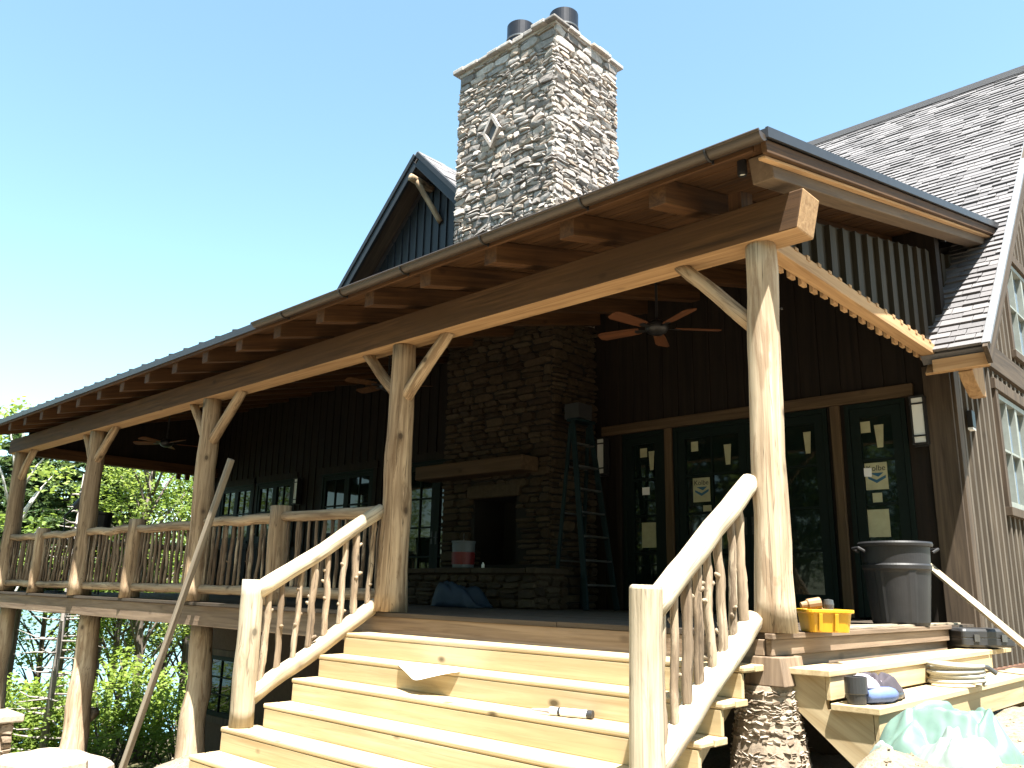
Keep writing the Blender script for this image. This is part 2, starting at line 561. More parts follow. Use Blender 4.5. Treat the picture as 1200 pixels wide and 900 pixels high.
# ------------------------------------------------------------------ ground, lake, hills
def gh(x, y):
    base = -1.36 - 0.13 * max(0, min(-x - 2, 13)) - 0.17 * max(0, min(-x - 15, 33))
    base -= 0.75 * smooth01(1.0, 3.2, y) * smooth01(-3, -8, x) * smooth01(-24, -15, x)
    s = smooth01(0.25, 0.75, x) * smooth01(-1.7, -0.55, y)
    top = -0.52 - 0.05 * smooth01(1.5, -0.5, y)
    z = base + (top - base) * s
    z += 0.42 * math.exp(-((x + 6.35) ** 2 / 0.9 + (y + 0.35) ** 2 / 0.45))
    z += 0.07 * math.exp(-((x - .75) ** 2 / 0.04 + (y + 0.45) ** 2 / 0.05))
    near = max(0, 1 - abs(x + 4) / 14)
    z += noise.noise((x * 1.3, y * 1.3, 0)) * 0.05 * near + noise.noise((x * 5, y * 5, 3)) * 0.028 * near
    z += (noise.noise((x * 14, y * 14, 3)) * 0.012 + noise.noise((x * 5, y * 5, 8)) * .03) * s
    if x < -15: z += noise.noise((x * .22, y * .22, 1)) * 0.5 * smooth01(-15, -22, x)
    return z


def axis(segs):
    out = []
    for a, b, st in segs:
        n = max(1, round((b - a) / st))
        out += [a + (b - a) * i / n for i in range(n)]
    return out + [segs[-1][1]]


gx = axis([(-1500, -300, 200), (-300, -60, 30), (-60, -20, 2.0), (-20, -9, 0.6), (-9, -0.2, 0.22), (-0.2, 2.6, 0.06), (2.6, 8, 0.6), (8, 60, 8), (60, 1500, 240)])
gy = axis([(-1500, -60, 240), (-60, -8, 6), (-8, -2, 0.6), (-2, 3.2, 0.07), (3.2, 6, 0.25), (6, 40, 2.0), (40, 300, 30), (300, 1500, 200)])
gv = [(x, y, gh(x, y)) for y in gy for x in gx]
nx = len(gx)
gf = [(j * nx + i, j * nx + i + 1, (j + 1) * nx + i + 1, (j + 1) * nx + i) for j in range(len(gy) - 1) for i in range(nx - 1)]
rc = random.Random(5)
o = mesh_obj('ground', gv, gf, M['dirt'], None, Matrix(), smooth=True)
tag(o, 'bare sandy building-site dirt falling away towards the lake', kind='structure')

mbc = None
clv, clf = [], []
for _ in range(900):
    if _ < 620: x, y = rc.uniform(.42, 2.0), rc.uniform(-1.2, 1.6)
    else: x, y = rc.uniform(-9, -4.6), rc.uniform(-1.2, .4)
    if x < .62 and y > 0: continue
    r = rc.uniform(.004, .014) * (2.2 if rc.random() < .08 else 1)
    c = Vector((x, y, gh(x, y) + r * .2))
    bmx = [Vector((1, 0, 0)), Vector((-1, 0, 0)), Vector((0, 1, 0)), Vector((0, -1, 0)), Vector((0, 0, 1)), Vector((0, 0, -1))]
    n0 = len(clv)
    clv += [tuple(c + Vector((q.x * rc.uniform(.6, 1.3), q.y * rc.uniform(.6, 1.3), q.z * rc.uniform(.5, 1))) * r) for q in bmx]
    clf += [tuple(n0 + i for i in f) for f in ((0, 2, 4), (2, 1, 4), (1, 3, 4), (3, 0, 4), (2, 0, 5), (1, 2, 5), (3, 1, 5), (0, 3, 5))]
tag(mesh_obj('gravel', clv, clf, M['dirt'], None, Matrix()), 'loose clods and pebbles scattered over the bare dirt', kind='stuff')
m, nt, bs = new_mat('lake_water')
bs.inputs['Base Color'].default_value = (0.10, 0.20, 0.27, 1)
bs.inputs['Roughness'].default_value = 0.12
bump(nt, bs, noise_tex(nt, coords(nt, (1, 1, 1), False), 0.8, 4), 0.3, 0.2)
mb = MB(); mb.add([(-900, -500, -8.0), (-43, -500, -8.0), (-43, 700, -8.0), (-900, 700, -8.0)], [(0, 1, 2, 3)])
tag(mb.build('lake_water', m, None, Matrix()), 'pale blue lake glimpsed between the tree trunks', kind='structure')

m, nt, bs = new_mat('wooded_hill')
c = noise_tex(nt, coords(nt, (1, 1, 1), False), 0.12, 8, 0.7)
nt.links.new(ramp(nt, c, [(0.35, (0.03, 0.05, 0.03)), (0.65, (0.07, 0.10, 0.055))]), bs.inputs['Base Color'])
bs.inputs['Roughness'].default_value = 1
hv, hf = [], []
hn = 90
for i in range(hn + 1):
    y = -450 + 1300 * i / hn
    t = 14 + 9 * noise.noise((y * .01, 0, 3)) + 3 * noise.noise((y * .07, 1, 3))
    hv += [(-330 + 20 * noise.noise((y * .02, 4, 1)), y, -8.5), (-360, y, t * .55), (-400, y, t), (-560, y, t * 1.1), (-700, y, -8.5)]
for i in range(hn):
    for k in range(4):
        a = i * 5 + k
        hf.append((a, a + 5, a + 6, a + 1))
tag(mesh_obj('hills', hv, hf, m, None, Matrix(), smooth=True), 'low wooded far shore across the lake', kind='structure')

# ================================================================== THE HOUSE
D = 4.21                    # porch depth: the wall with the french doors stands at y = D
XL = -15.6                  # left end of the house
ZE, YE, MS = 2.62, 3.75, 1.06   # main roof: eave height, eave y, slope
RY = 9.45                   # ridge


def zmain(y):
    return ZE + MS * (min(y, 2 * RY - y) - YE)


def zporch(y):
    return 3.07 + 0.244 * (y + 0.45)


house = thing('lodge_house', 'dark board and batten lodge with grey shingle roof behind the porch', 'house', (-7.5, 10, -3))

# back wall of the porch, with openings left for the glazed doors and windows
DOORS = [(-4.12, -3.46), (-3.32, -1.30), (-1.10, -0.45)]
WINS = [(-15.15, -13.75), (-13.6, -12.2), (-11.2, -9.6)]
FD = (-8.75, -7.05)
openings = sorted([(a, b, 0.02, 2.30) for a, b in DOORS] + [(a, b, 1.05, 2.30) for a, b in WINS] + [(FD[0], FD[1], 0.02, 2.30)])
mb = MB()
ztop = 4.28
x = XL
for a, b, z0, z1 in openings:
    mb.box(x, a, D, D + .14, -.05, ztop)
    if z0 > .1: mb.box(a, b, D, D + .14, -.05, z0)
    mb.box(a, b, D, D + .14, z1, ztop)
    x = b
mb.box(x, 0.0, D, D + .14, -.05, ztop)
bx = XL + .1
while bx < -.3:
    inside = [(z0, z1) for a, b, z0, z1 in openings if a - .16 < bx < b + .12]
    if inside:
        mb.box(bx, bx + .045, D - .02, D + .01, 2.44, ztop)
        if inside[0][0] > .1: mb.box(bx, bx + .045, D - .02, D + .01, 0, inside[0][0] - .1)
    elif not (-6.9 < bx < -4.7):
        mb.box(bx, bx + .045, D - .02, D + .01, 0.0, ztop)
    bx += .235
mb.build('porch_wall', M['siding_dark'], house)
# dark rooms behind the glass
mb = MB()
mb.box(XL + .1, -.1, D + 1.6, D + 1.7, -.05, 4.2)
mb.box(XL + .1, -.1, D + .14, D + 1.6, -.06, 0.0)
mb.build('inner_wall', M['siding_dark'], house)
# basement wall under the porch
mb = MB()
mb.box(XL, -14.95, D, D + .14, -4.2, -.06); mb.box(-13.8, 0, D, D + .14, -4.2, -.06)
mb.box(-14.95, -13.8, D, D + .14, -4.2, -2.42); mb.box(-14.95, -13.8, D, D + .14, -1.25, -.06)
mb.build('basement_wall', plain('brown_stucco', (0.085, 0.058, 0.04), 0.9, 0.2, bmp=.5, scale=18), house)
# corner boards at the right end of the wall
board('corner_board', (-.115, D - .024, -.1), (-.115, D - .024, 2.6), .26, .04, M['trimwood'], house, (0, 1, 0))
board('corner_board', (.022, D + .09, -.46), (.022, D + .09, 2.72), .04, .15, M['trimwood'], house, (0, 1, 0))

# right (gable) wall, x = 0, with two window openings
SW = (5.93, 8.6, 1.28, 2.62)      # lower window y0,y1,z0,z1
UW = (7.12, 9.2, 3.40, 4.75)
mb = MB()
T = -.13


def gable_strip(y0, y1, z0, z1=None):
    ya, yb = y0, y1
    za = zmain(ya) - .13 if z1 is None else z1
    zb = zmain(yb) - .13 if z1 is None else z1
    mb.prism([(T, ya, z0), (T, yb, z0), (T, yb, zb), (T, ya, za)], (-T, 0, 0))


gable_strip(D + .02, SW[0], -.42)
gable_strip(SW[0], SW[1], -.42, SW[2])
gable_strip(SW[0], UW[0], SW[3])
gable_strip(UW[0], SW[1], SW[3], UW[2])
gable_strip(UW[0], SW[1], UW[3])
gable_strip(SW[1], UW[1], -.42, UW[2])
gable_strip(SW[1], UW[1], UW[3])
gable_strip(UW[1], RY, -.42)
gable_strip(RY, 2 * RY - D, -.42)
by = D + .20
while by < 2 * RY - D:
    segs = [(-.42, zmain(by) - .16)]
    for (a, b, z0, z1) in (SW, UW):
        if a - .13 < by < b + .13:
            segs = [s2 for s in segs for s2 in ((s[0], min(s[1], z0 - .12)), (max(s[0], z1 + .12), s[1])) if s2[1] - s2[0] > .05]
    for z0, z1 in segs:
        for c0, c1 in ((z0, min(z1, 2.86)), (max(z0, 3.22), z1)):
            if c1 - c0 > .04: mb.box(-.005, .035, by, by + .06, c0, c1)
    by += .205
mb.build('gable_wall', M['siding'], house)
board('belt_board', (.03, 4.75, 3.04), (.03, 15.6, 3.04), .30, .06, M['trimwood'], house, (1, 0, 0))
mb = MB(); mb.box(-.12, .05, D + .1, 16, -.62, -.425)
mb.build('base_board', plain('red_brown_base', (0.13, 0.065, 0.04), .8), house)


def side_window(y0, y1, z0, z1, ny, nz):
    w = thing_part = None
    mb = MB()
    mb.box(-.02, .055, y0 - .11, y0, z0 - .02, z1 + .02); mb.box(-.02, .055, y1, y1 + .11, z0 - .02, z1 + .02)
    mb.box(-.02, .065, y0 - .13, y1 + .13, z1 + .022, z1 + .15); mb.box(-.02, .085, y0 - .14, y1 + .14, z0 - .12, z0 - .022)
    fr = mb.build('window', M['trimwood'], house, bevel=.004)
    mb = MB()
    mb.box(-.08, .03, y0, y0 + .055, z0, z1); mb.box(-.08, .03, y1 - .055, y1, z0, z1)
    mb.box(-.08, .03, y0 + .055, y1 - .055, z0, z0 + .06); mb.box(-.08, .03, y0 + .055, y1 - .055, z1 - .06, z1)
    for i in range(1, ny):
        y = y0 + (y1 - y0) * i / ny
        h = .045 if i % 2 == 0 else .014
        mb.box(-.07, .022, y - h, y + h, z0 + .06, z1 - .06)
    for i in range(1, nz):
        z = z0 + (z1 - z0) * i / nz
        mb.box(-.066, .018, y0 + .055, y1 - .055, z - .014, z + .014)
    mb.build('sash', M['winframe'], fr)
    mb = MB(); mb.box(-.05, -.044, y0 + .03, y1 - .03, z0 + .03, z1 - .03)
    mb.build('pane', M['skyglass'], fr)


side_window(*SW, 6, 2)
side_window(*UW, 4, 2)

# ---- main roof: real overlapping shingle courses near the camera, plain courses further off
mb = MB()
rn = Vector((0, -MS, 1)).normalized()           # outward normal of the front slope
sl = Vector((0, 1, MS)).normalized()
Ltot = (RY - YE) * math.sqrt(1 + MS * MS)
YV = 5.40                                        # the porch roof dies into the main roof here
mb.prism([(-.12, YE, ZE - .02), (.46, YE, ZE - .02), (.46, YV, zmain(YV) - .02), (-.12, YV, zmain(YV) - .02)], tuple(rn * -.11), .4)
mb.prism([(XL - .6, YV, zmain(YV) - .02), (.46, YV, zmain(YV) - .02), (.46, RY, zmain(RY) - .02), (XL - .6, RY, zmain(RY) - .02)], tuple(rn * -.11), .4)
mb.prism([(XL - .6, 2 * RY - YE, ZE - .02), (XL - .6, RY, zmain(RY) - .02), (.46, RY, zmain(RY) - .02), (.46, 2 * RY - YE, ZE - .02)], (0, -.08, -.08), .4)
exp = .115
n = int(Ltot / exp) + 1
for i in range(n):
    s0 = i * exp
    s1 = min(s0 + exp * 1.25, Ltot + .02)
    base = Vector((0, YE - .02, ZE - .005)) + sl * s0
    top = Vector((0, YE - .02, ZE - .005)) + sl * s1
    low = base.y < YV
    x = -.13 if low else -6.2 - random.uniform(0, .3)
    if not low: mb.prism([(XL - .6, base.y, base.z), (x, base.y, base.z), (x, top.y, top.z - .01), (XL - .6, top.y, top.z - .01)], tuple(rn * .016), random.uniform(.3, .6))
    while x < .46:
        w = random.choice((.14, .18, .22, .26, .33)) * random.uniform(.9, 1.1)
        x2 = min(x + w, .475)
        th = random.uniform(.014, .034)
        off = random.uniform(-.012, .012)
        b = base + sl * off
        up = rn * th
        vs = [V(x + .004, b.y, b.z), V(x2 - .003, b.y, b.z), V(x2 - .003, top.y, top.z), V(x + .004, top.y, top.z)]
        vs += [vs[0] + up, vs[1] + up, vs[2] + rn * .004, vs[3] + rn * .004]
        mb.add(vs, BOXF, random.random())
        x = x2
mb.box(XL - .6, .48, RY - .12, RY + .12, zmain(RY) - .06, zmain(RY) + .045, .4)
roof = mb.build('main_roof', M['shingle'], house)
# barge board along the right-hand roof edge, pale metal drip edge over dark board
e0 = V(.505, YE - .10, ZE - .135); e1 = V(.505, RY, zmain(RY) - .035)
board('barge_board', e0, e1, .045, .20, M['trimwood'], roof, (0, -1, 1))
o = board('drip_edge', V(.51, YE - .13, ZE - .03), V(.51, RY, zmain(RY) + .07), .075, .035, plain('pale_drip_edge', (.15, .155, .165), .5, metal=.2), roof, (0, -1, 1), bevel=.002)
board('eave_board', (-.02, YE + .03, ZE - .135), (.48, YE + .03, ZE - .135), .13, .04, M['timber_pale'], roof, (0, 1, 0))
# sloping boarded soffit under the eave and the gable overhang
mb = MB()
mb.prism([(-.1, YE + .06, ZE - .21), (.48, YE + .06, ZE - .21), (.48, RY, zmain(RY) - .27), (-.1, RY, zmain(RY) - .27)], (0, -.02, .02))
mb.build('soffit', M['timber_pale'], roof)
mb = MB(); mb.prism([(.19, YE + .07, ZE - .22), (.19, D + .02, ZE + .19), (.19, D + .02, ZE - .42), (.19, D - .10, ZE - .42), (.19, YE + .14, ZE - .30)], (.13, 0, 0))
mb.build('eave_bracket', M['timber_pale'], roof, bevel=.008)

# ---- front dormer gable beyond the chimney
PX, PZ = -8.52, 8.09
mb = MB()
mb.prism([(PX - 3.1, 4.35, PZ - 3.4), (PX + 3.1, 4.35, PZ - 3.4), (PX, 4.35, PZ - .28)], (0, .12, 0))
for k in range(-14, 15):
    x = PX + k * .21
    zt = PZ - .30 - abs(x - PX)
    if zt > PZ - 3.3: mb.box(x - .025, x + .025, 4.32, 4.36, PZ - 3.4, zt - .03)
dorm = mb.build('dormer', M['darktrim'], house)
mb = MB()
for s in (-1, 1):
    p = [(PX, 3.95, PZ), (PX + s * 3.2, 3.95, PZ - 3.2), (PX + s * 3.2, 9.0, PZ - 3.2), (PX, 9.0, PZ)]
    mb.prism(p, (0, 0, -.10), .3)
    for i in range(30):
        a, b = i * .15, i * .15 + .19
        f = .7071
        q = lambda t, y: (PX + s * (3.2 - t * f), y, PZ - 3.2 + t * f)
        y = 3.93
        while y < 8.9:
            y2 = min(y + random.uniform(.18, .5), 9.0)
            th = random.uniform(.012, .03)
            mb.prism([q(a, y), q(a, y2), q(min(b, 4.525), y2), q(min(b, 4.525), y)], (s * th * .7, 0, th * .7), random.random())
            y = y2
mb.build('roof', M['shingle'], dorm)
for s in (-1, 1):
    board('barge_board', (PX + s * .06, 3.93, PZ - .20), (PX + s * 3.2, 3.93, PZ - 3.34), .05, .24, M['darktrim'], dorm, (s, 0, 1))
    board('barge_trim', (PX + s * .03, 3.895, PZ - .065), (PX + s * 3.2, 3.895, PZ - 3.235), .035, .09, M['darktrim'], dorm, (s, 0, 1))
    board('soffit_board', (PX + s * .2, 4.15, PZ - .365), (PX + s * 3.2, 4.15, PZ - 3.365), .36, .03, M['trimwood'] if s < 0 else M['darktrim'], dorm, (s, 0, 1))
log('gable_log', (PX - .02, 3.80, PZ - .55), (PX - .02, 4.36, PZ - .60), .07, .075, M['log'], dorm)
log('gable_brace', (PX, 3.93, PZ - .58), (PX + .28, 4.33, PZ - 1.35), .05, .055, M['log'], dorm)


# ---- glazed doors and windows of the porch wall
def bar(mb, x0, x1, z0, z1, y0=D - .012, y1=D + .05):
    mb.box(x0, x1, y0, y1, z0, z1)


def glazed(name, x0, x1, z0, z1, leaves, cols, rows, kick=.22, frame_w=.05, st=.10, handle=False):
    mb = MB()
    y0, y1 = D - .026, D + .10
    mb.box(x0, x0 + frame_w, y0, y1, z0, z1); mb.box(x1 - frame_w, x1, y0, y1, z0, z1)
    mb.box(x0 + frame_w, x1 - frame_w, y0, y1, z1 - frame_w, z1)
    if kick < .15: mb.box(x0 + frame_w, x1 - frame_w, y0 - .03, y1, z0, z0 + .05)
    fr = mb.build(name, M['doorframe'], house, bevel=.003)
    xa, xb, za, zb = x0 + frame_w + .004, x1 - frame_w - .004, z0 + .004, z1 - frame_w - .004
    if kick < .15: za += .05
    for k in range(leaves):
        la = xa + (xb - xa) * k / leaves + .002; lb = xa + (xb - xa) * (k + 1) / leaves - .002
        mb = MB()
        bar(mb, la, la + st, za, zb); bar(mb, lb - st, lb, za, zb)
        bar(mb, la + st, lb - st, za, za + kick); bar(mb, la + st, lb - st, zb - st, zb)
        for i in range(1, cols):
            x = la + st + (lb - la - 2 * st) * i / cols
            bar(mb, x - .012, x + .012, za + kick, zb - st, D - .004, D + .042)
        for i in range(1, rows):
            z = za + kick + (zb - st - za - kick) * i / rows
            bar(mb, la + st, lb - st, z - .014, z + .014, D - .006, D + .044)
        lf = mb.build('door_leaf' if handle else 'sash', M['doorframe'], fr)
        mb = MB(); mb.box(la + st - .02, lb - st + .02, D + .016, D + .022, za + kick - .02, zb - st + .02)
        mb.build('pane', M['glass'], fr)
        if handle:
            hx = lb - st / 2 if k == 0 else la + st / 2
            mb = MB(); mb.box(hx - .02, hx + .02, D - .022, D - .012, .92, 1.12)
            mb.tube([(hx, D - .02, 1.02), (hx, D - .06, 1.02), (hx + (-.1 if k == 0 else .1), D - .06, 1.02)], .009, 8)
            mb.build('handle', M['black'], fr)
    return fr


dA = glazed('side_light', *DOORS[0], .02, 2.30, 1, 1, 4)
dB = glazed('door', *DOORS[1], .02, 2.30, 2, 2, 4, handle=True)
dC = glazed('side_light', *DOORS[2], .02, 2.30, 1, 1, 4)
dF = glazed('door', *FD, .02, 2.30, 2, 2, 4, handle=True)
for a, b in WINS:
    glazed('window', a, b, 1.05, 2.30, 2, 2, 2, kick=.08, st=.07)
# pale header beam and mullion posts round the doors
board('door_header', (-4.45, D - .035, 2.375), (-.35, D - .035, 2.375), .13, .055, wood('tan_header', (.05, .032, .017), (.10, .065, .035), 'Z', 22, None, .4), house, (0, 1, 0))
for x in (-3.39, -1.20):
    board('mullion_post', (x, D - .03, .01), (x, D - .03, 2.305), .10, .05, bpy.data.materials['tan_header'], house, (0, 1, 0))
board('mullion_post', (-4.17, D - .03, .01), (-4.17, D - .03, 2.305), .08, .05, M['siding_dark'], house, (0, 1, 0))
mb = MB()
for (a, b) in WINS + [FD]:
    z0 = .02 if (a, b) == FD else 1.05
    mb.box(a - .10, a - .002, D - .025, D + .01, z0, 2.30); mb.box(b + .002, b + .10, D - .025, D + .01, z0, 2.30)
    mb.box(a - .12, b + .12, D - .03, D + .01, 2.302, 2.42)
    if z0 > .1: mb.box(a - .12, b + .12, D - .05, D + .01, z0 - .1, z0 - .002)
mb.build('window_trim', M['siding_dark'], house)
# basement window
mb = MB()
mb.box(-14.95, -14.87, D - .02, D + .08, -2.42, -1.25); mb.box(-13.88, -13.8, D - .02, D + .08, -2.42, -1.25)
mb.box(-14.87, -13.88, D - .02, D + .08, -2.42, -2.34); mb.box(-14.87, -13.88, D - .02, D + .08, -1.33, -1.25)
mb.box(-14.39, -14.36, D - .005, D + .06, -2.34, -1.33)
for z in (-2.0, -1.67): mb.box(-14.87, -13.88, D - .003, D + .05, z - .012, z + .012)
bw = mb.build('window', M['doorframe'], house)
mb = MB(); mb.box(-14.9, -13.85, D + .02, D + .03, -2.4, -1.3); mb.build('pane', M['glass'], bw)
mb = MB()
mb.box(-15.06, -14.955, D - .03, D + .01, -2.55, -1.12); mb.box(-13.795, -13.69, D - .03, D + .01, -2.55, -1.12)
mb.box(-14.955, -13.795, D - .03, D + .01, -1.245, -1.12); mb.box(-14.955, -13.795, D - .03, D + .01, -2.55, -2.425)
mb.build('window_trim', M['trimwood'], bw)


# paper labels left on the panes (flush on the glass)
def text_mesh(name, txt, size, loc, mat, parent, width=None):
    cu = bpy.data.curves.new('lettering', 'FONT')
    cu.body = txt; cu.size = size; cu.align_x = 'CENTER'; cu.align_y = 'CENTER'; cu.extrude = .0006
    tmp = bpy.data.objects.new('lettering_tmp', cu)
    COL.objects.link(tmp)
    dg = bpy.context.evaluated_depsgraph_get()
    me = bpy.data.meshes.new_from_object(tmp.evaluated_get(dg))
    bpy.data.objects.remove(tmp)
    me.materials.clear(); me.materials.append(mat)
    o = bpy.data.objects.new(name, me)
    Mw = Matrix.Translation(loc) @ Matrix.Rotation(R(90), 4, 'X')
    return link(o, parent, Mw)


YP = D + .013


def paper(x0, x1, z0, z1, parent, taper=0.0, mat=None, name='sticker', tilt=0):
    mb = MB()
    t = taper * (x1 - x0)
    mb.prism([(x0 + t, YP, z0), (x1 - t, YP, z0), (x1, YP, z1 + tilt), (x0, YP, z1)], (0, -.002, 0))
    return mb.build(name, mat or M['sticker'], parent)


def brand_sticker(x0, x1, z0, z1, parent):
    s = paper(x0, x1, z0, z1, parent)
    cx, w, h = (x0 + x1) / 2, x1 - x0, z1 - z0
    mb = MB(); yq = YP - .0024
    mb.prism([(x0 + .03, yq, z0 + h * .42), (cx, yq, z0 + h * .24), (x1 - .02, yq, z0 + h * .42), (x1 - .02, yq, z0 + h * .52), (cx, yq, z0 + h * .36), (x0 + .03, yq, z0 + h * .50)], (0, -.001, 0))
    mb.prism([(x0 + .05, yq, z0 + h * .62), (x1 - .04, yq, z0 + h * .62), (cx + .02, yq, z0 + h * .47)], (0, -.001, 0))
    mb.build('emblem', M['blueprint'], s)
    text_mesh('lettering', 'Kolbe', w * .36, (cx, yq - .001, z0 + h * .79), M['black'], s)


paper(-.95, -.84, 1.975, 2.10, dC); paper(-.80, -.70, 1.80, 2.05, dC, .2)
brand_sticker(-.935, -.70, 1.35, 1.64, dC); paper(-.875, -.775, 1.215, 1.315, dC)
paper(-.945, -.72, .85, 1.14, dC)
mb = MB(); mb.prism([(-.965, YP - .006, 1.50), (-.865, YP - .006, 1.49), (-.86, YP - .006, 1.585), (-.96, YP - .006, 1.59)], (0, -.002, 0)); mb.build('sticker', M['paper'], dC)
paper(-3.86, -3.75, 1.97, 2.09, dA); paper(-3.725, -3.635, 1.79, 2.04, dA, .2); paper(-3.835, -3.72, 1.47, 1.57, dA, 0, M['paper']); paper(-3.85, -3.63, .79, 1.11, dA)
paper(-3.08, -2.98, 1.975, 2.10, dB); paper(-2.62, -2.52, 1.77, 2.02, dB, .2); brand_sticker(-3.07, -2.83, 1.335, 1.635, dB); paper(-2.935, -2.82, 1.215, 1.29, dB)
paper(-1.60, -1.51, 1.81, 2.06, dB, .2); paper(-2.04, -1.93, 1.98, 2.1, dB)


# wall lights: frosted panel held in a black frame
def sconce(x, label):
    t = thing('wall_light', label, 'wall light', (x, D - .02, 1.79), None)
    mb = MB()
    mb.box(x - .085, x + .085, D - .04, D - .021, 1.76, 2.29)
    for dx in (-.07, .058): mb.box(x + dx, x + dx + .012, D - .135, D - .041, 1.77, 2.28)
    for z in (1.77, 1.85, 2.19, 2.265): mb.box(x - .074, x + .074, D - .14, D - .125, z, z + .016)
    mb.build('frame', M['black'], t)
    mb = MB(); mb.box(x - .056, x + .056, D - .122, D - .045, 1.79, 2.262)
    mb.build('lamp_shade', M['lamp_shade'], t, bevel=.004)


sconce(-.30, 'black framed wall light beside the right glazed side light, facing the trash can')
sconce(-4.42, 'black framed wall light between the stone fireplace and the doors')
sconce(-11.95, 'black framed wall light on the dark wall left of the chimney, behind the far railing')
t = thing('wall_socket_box', 'small black box on the sunlit board and batten side wall', 'electric box', (.04, 4.62, 1.98))
mb = MB(); mb.box(.0365, .09, 4.555, 4.67, 1.98, 2.16); mb.build('housing', M['black'], t, bevel=.006)
mb = MB(); mb.box(.036, .085, 4.56, 4.665, 1.955, 1.978); mb.build('rim', M['paper'], t)

# ================================================================== CHIMNEY AND FIREPLACE (one stone mass)
CX0, CX1, CY0, CY1 = -6.68, -4.62, 3.28, 4.80
CT = 8.52
chim = thing('stone_chimney', 'tall rubble stone chimney with its fireplace on the porch', 'chimney', (-5.65, 4.0, 0))
ZS = 3.9
# masonry core with the firebox left open
mb = MB()
fx0, fx1, fz0, fz1 = -6.02, -5.22, .55, 1.46
mb.box(CX0, fx0, CY0, CY1, 0.005, ZS); mb.box(fx1, CX1, CY0, CY1, 0.005, ZS)
mb.box(fx0, fx1, CY0, CY1, 0.005, fz0); mb.box(fx0, fx1, CY0, CY1, fz1, ZS); mb.box(fx0, fx1, CY0 + .6, CY1, fz0, fz1)
mb.build('masonry_core', plain('dark_mortar', (.008, .007, .006), .95), chim)
mb = MB(); mb.box(CX0, CX1, CY0, CY1, ZS, CT - .02)
mb.build('chimney_core', M['concrete'], chim)
mb = MB()
random.seed(5)
W_, Dp = CX1 - CX0, CY1 - CY0
dia = lambda u, v: abs(u - .84) / .15 + abs(v - (7.15 - ZS)) / .24 < 1.15
stone_face(mb, (CX0, CY0, ZS), (1, 0, 0), (0, 0, 1), (0, -1, 0), W_, CT - ZS - .34, skip=dia)
stone_face(mb, (CX1, CY0, ZS), (0, 1, 0), (0, 0, 1), (1, 0, 0), Dp, CT - ZS - .34)
stone_face(mb, (CX0, CY1, ZS), (0, -1, 0), (0, 0, 1), (-1, 0, 0), Dp, CT - ZS - .34)
# smooth flat band stones under the cap
stone_face(mb, (CX0, CY0, CT - .34), (1, 0, 0), (0, 0, 1), (0, -1, 0), W_, .32, rh=(.1, .2), rw=(.2, .5), dep=(.02, .045))
stone_face(mb, (CX1, CY0, CT - .34), (0, 1, 0), (0, 0, 1), (1, 0, 0), Dp, .32, rh=(.1, .2), rw=(.2, .5), dep=(.02, .045))
mb.build('chimney_stack', M['stone'], chim)
# diamond of four stones round a recessed tile
mb = MB()
dc = V(CX0 + .84, CY0 - .01, 7.15)
dd = [dc + V(-.13, 0, 0), dc + V(0, 0, -.21), dc + V(.13, 0, 0), dc + V(0, 0, .21)]
for i in range(4):
    a, b = dd[i], dd[(i + 1) % 4]
    o1, o2 = dc + (a - dc) * 1.42, dc + (b - dc) * 1.42
    mb.prism([a, b, o2, o1], (0, -.085, 0), random.uniform(.45, .7))
mb.build('diamond_stone', M['stone'], chim)
mb = MB(); mb.prism(dd, (0, -.012, 0), .1); mb.build('diamond_tile', plain('slate_tile', (.10, .11, .12), .7), chim)
# cap slabs of flat stones
mb = MB()
x = CX0 - .08
mb.box(CX0 - .04, CX1 + .04, CY0 - .04, CY1 + .04, CT - .03, CT + .04, .5)
while x < CX1 + .08:
    w = random.uniform(.15, .36)
    x2 = min(x + w, CX1 + .09)
    for yy in ((CY0 - .10, CY0 + .25), (CY1 - .25, CY1 + .10)):
        mb.box(x + .004, x2 - .004, yy[0] + random.uniform(-.03, .03), yy[1], CT + random.uniform(-.01, .01), CT + random.uniform(.05, .08), random.random())
    x = x2
y = CY0 + .26
while y < CY1 - .26:
    y2 = min(y + random.uniform(.15, .36), CY1 - .25)
    for xx in ((CX0 - .09, CX0 + .25), (CX1 - .25, CX1 + .09)):
        mb.box(xx[0] + random.uniform(-.03, .03), xx[1] + random.uniform(-.03, .03), y + .004, y2 - .004, CT + random.uniform(-.01, .01), CT + random.uniform(.05, .08), random.random())
    y = y2
mb.build('chimney_cap', M['stone'], chim, bevel=.012)
for (x, y, zt) in ((-5.99, 3.98, 9.50), (-5.10, 4.05, 9.32)):
    mb = MB()
    r = .235
    mb.lathe([(r * .97, CT + .0), (r * .97, CT + .45), (r, CT + .46), (r, zt), (r * .92, zt), (r * .90, CT + .5), (0.001, CT + .5)], (x, y, 0), 36)
    fl = mb.build('flue_pipe', M['flue'], chim, smooth=False)
    mb = MB(); mb.lathe([(r + .004, zt - .30), (r + .012, zt - .295), (r + .012, zt - .27), (r + .004, zt - .265)], (x, y, 0), 36)
    mb.build('flue_band', M['alu'], fl)
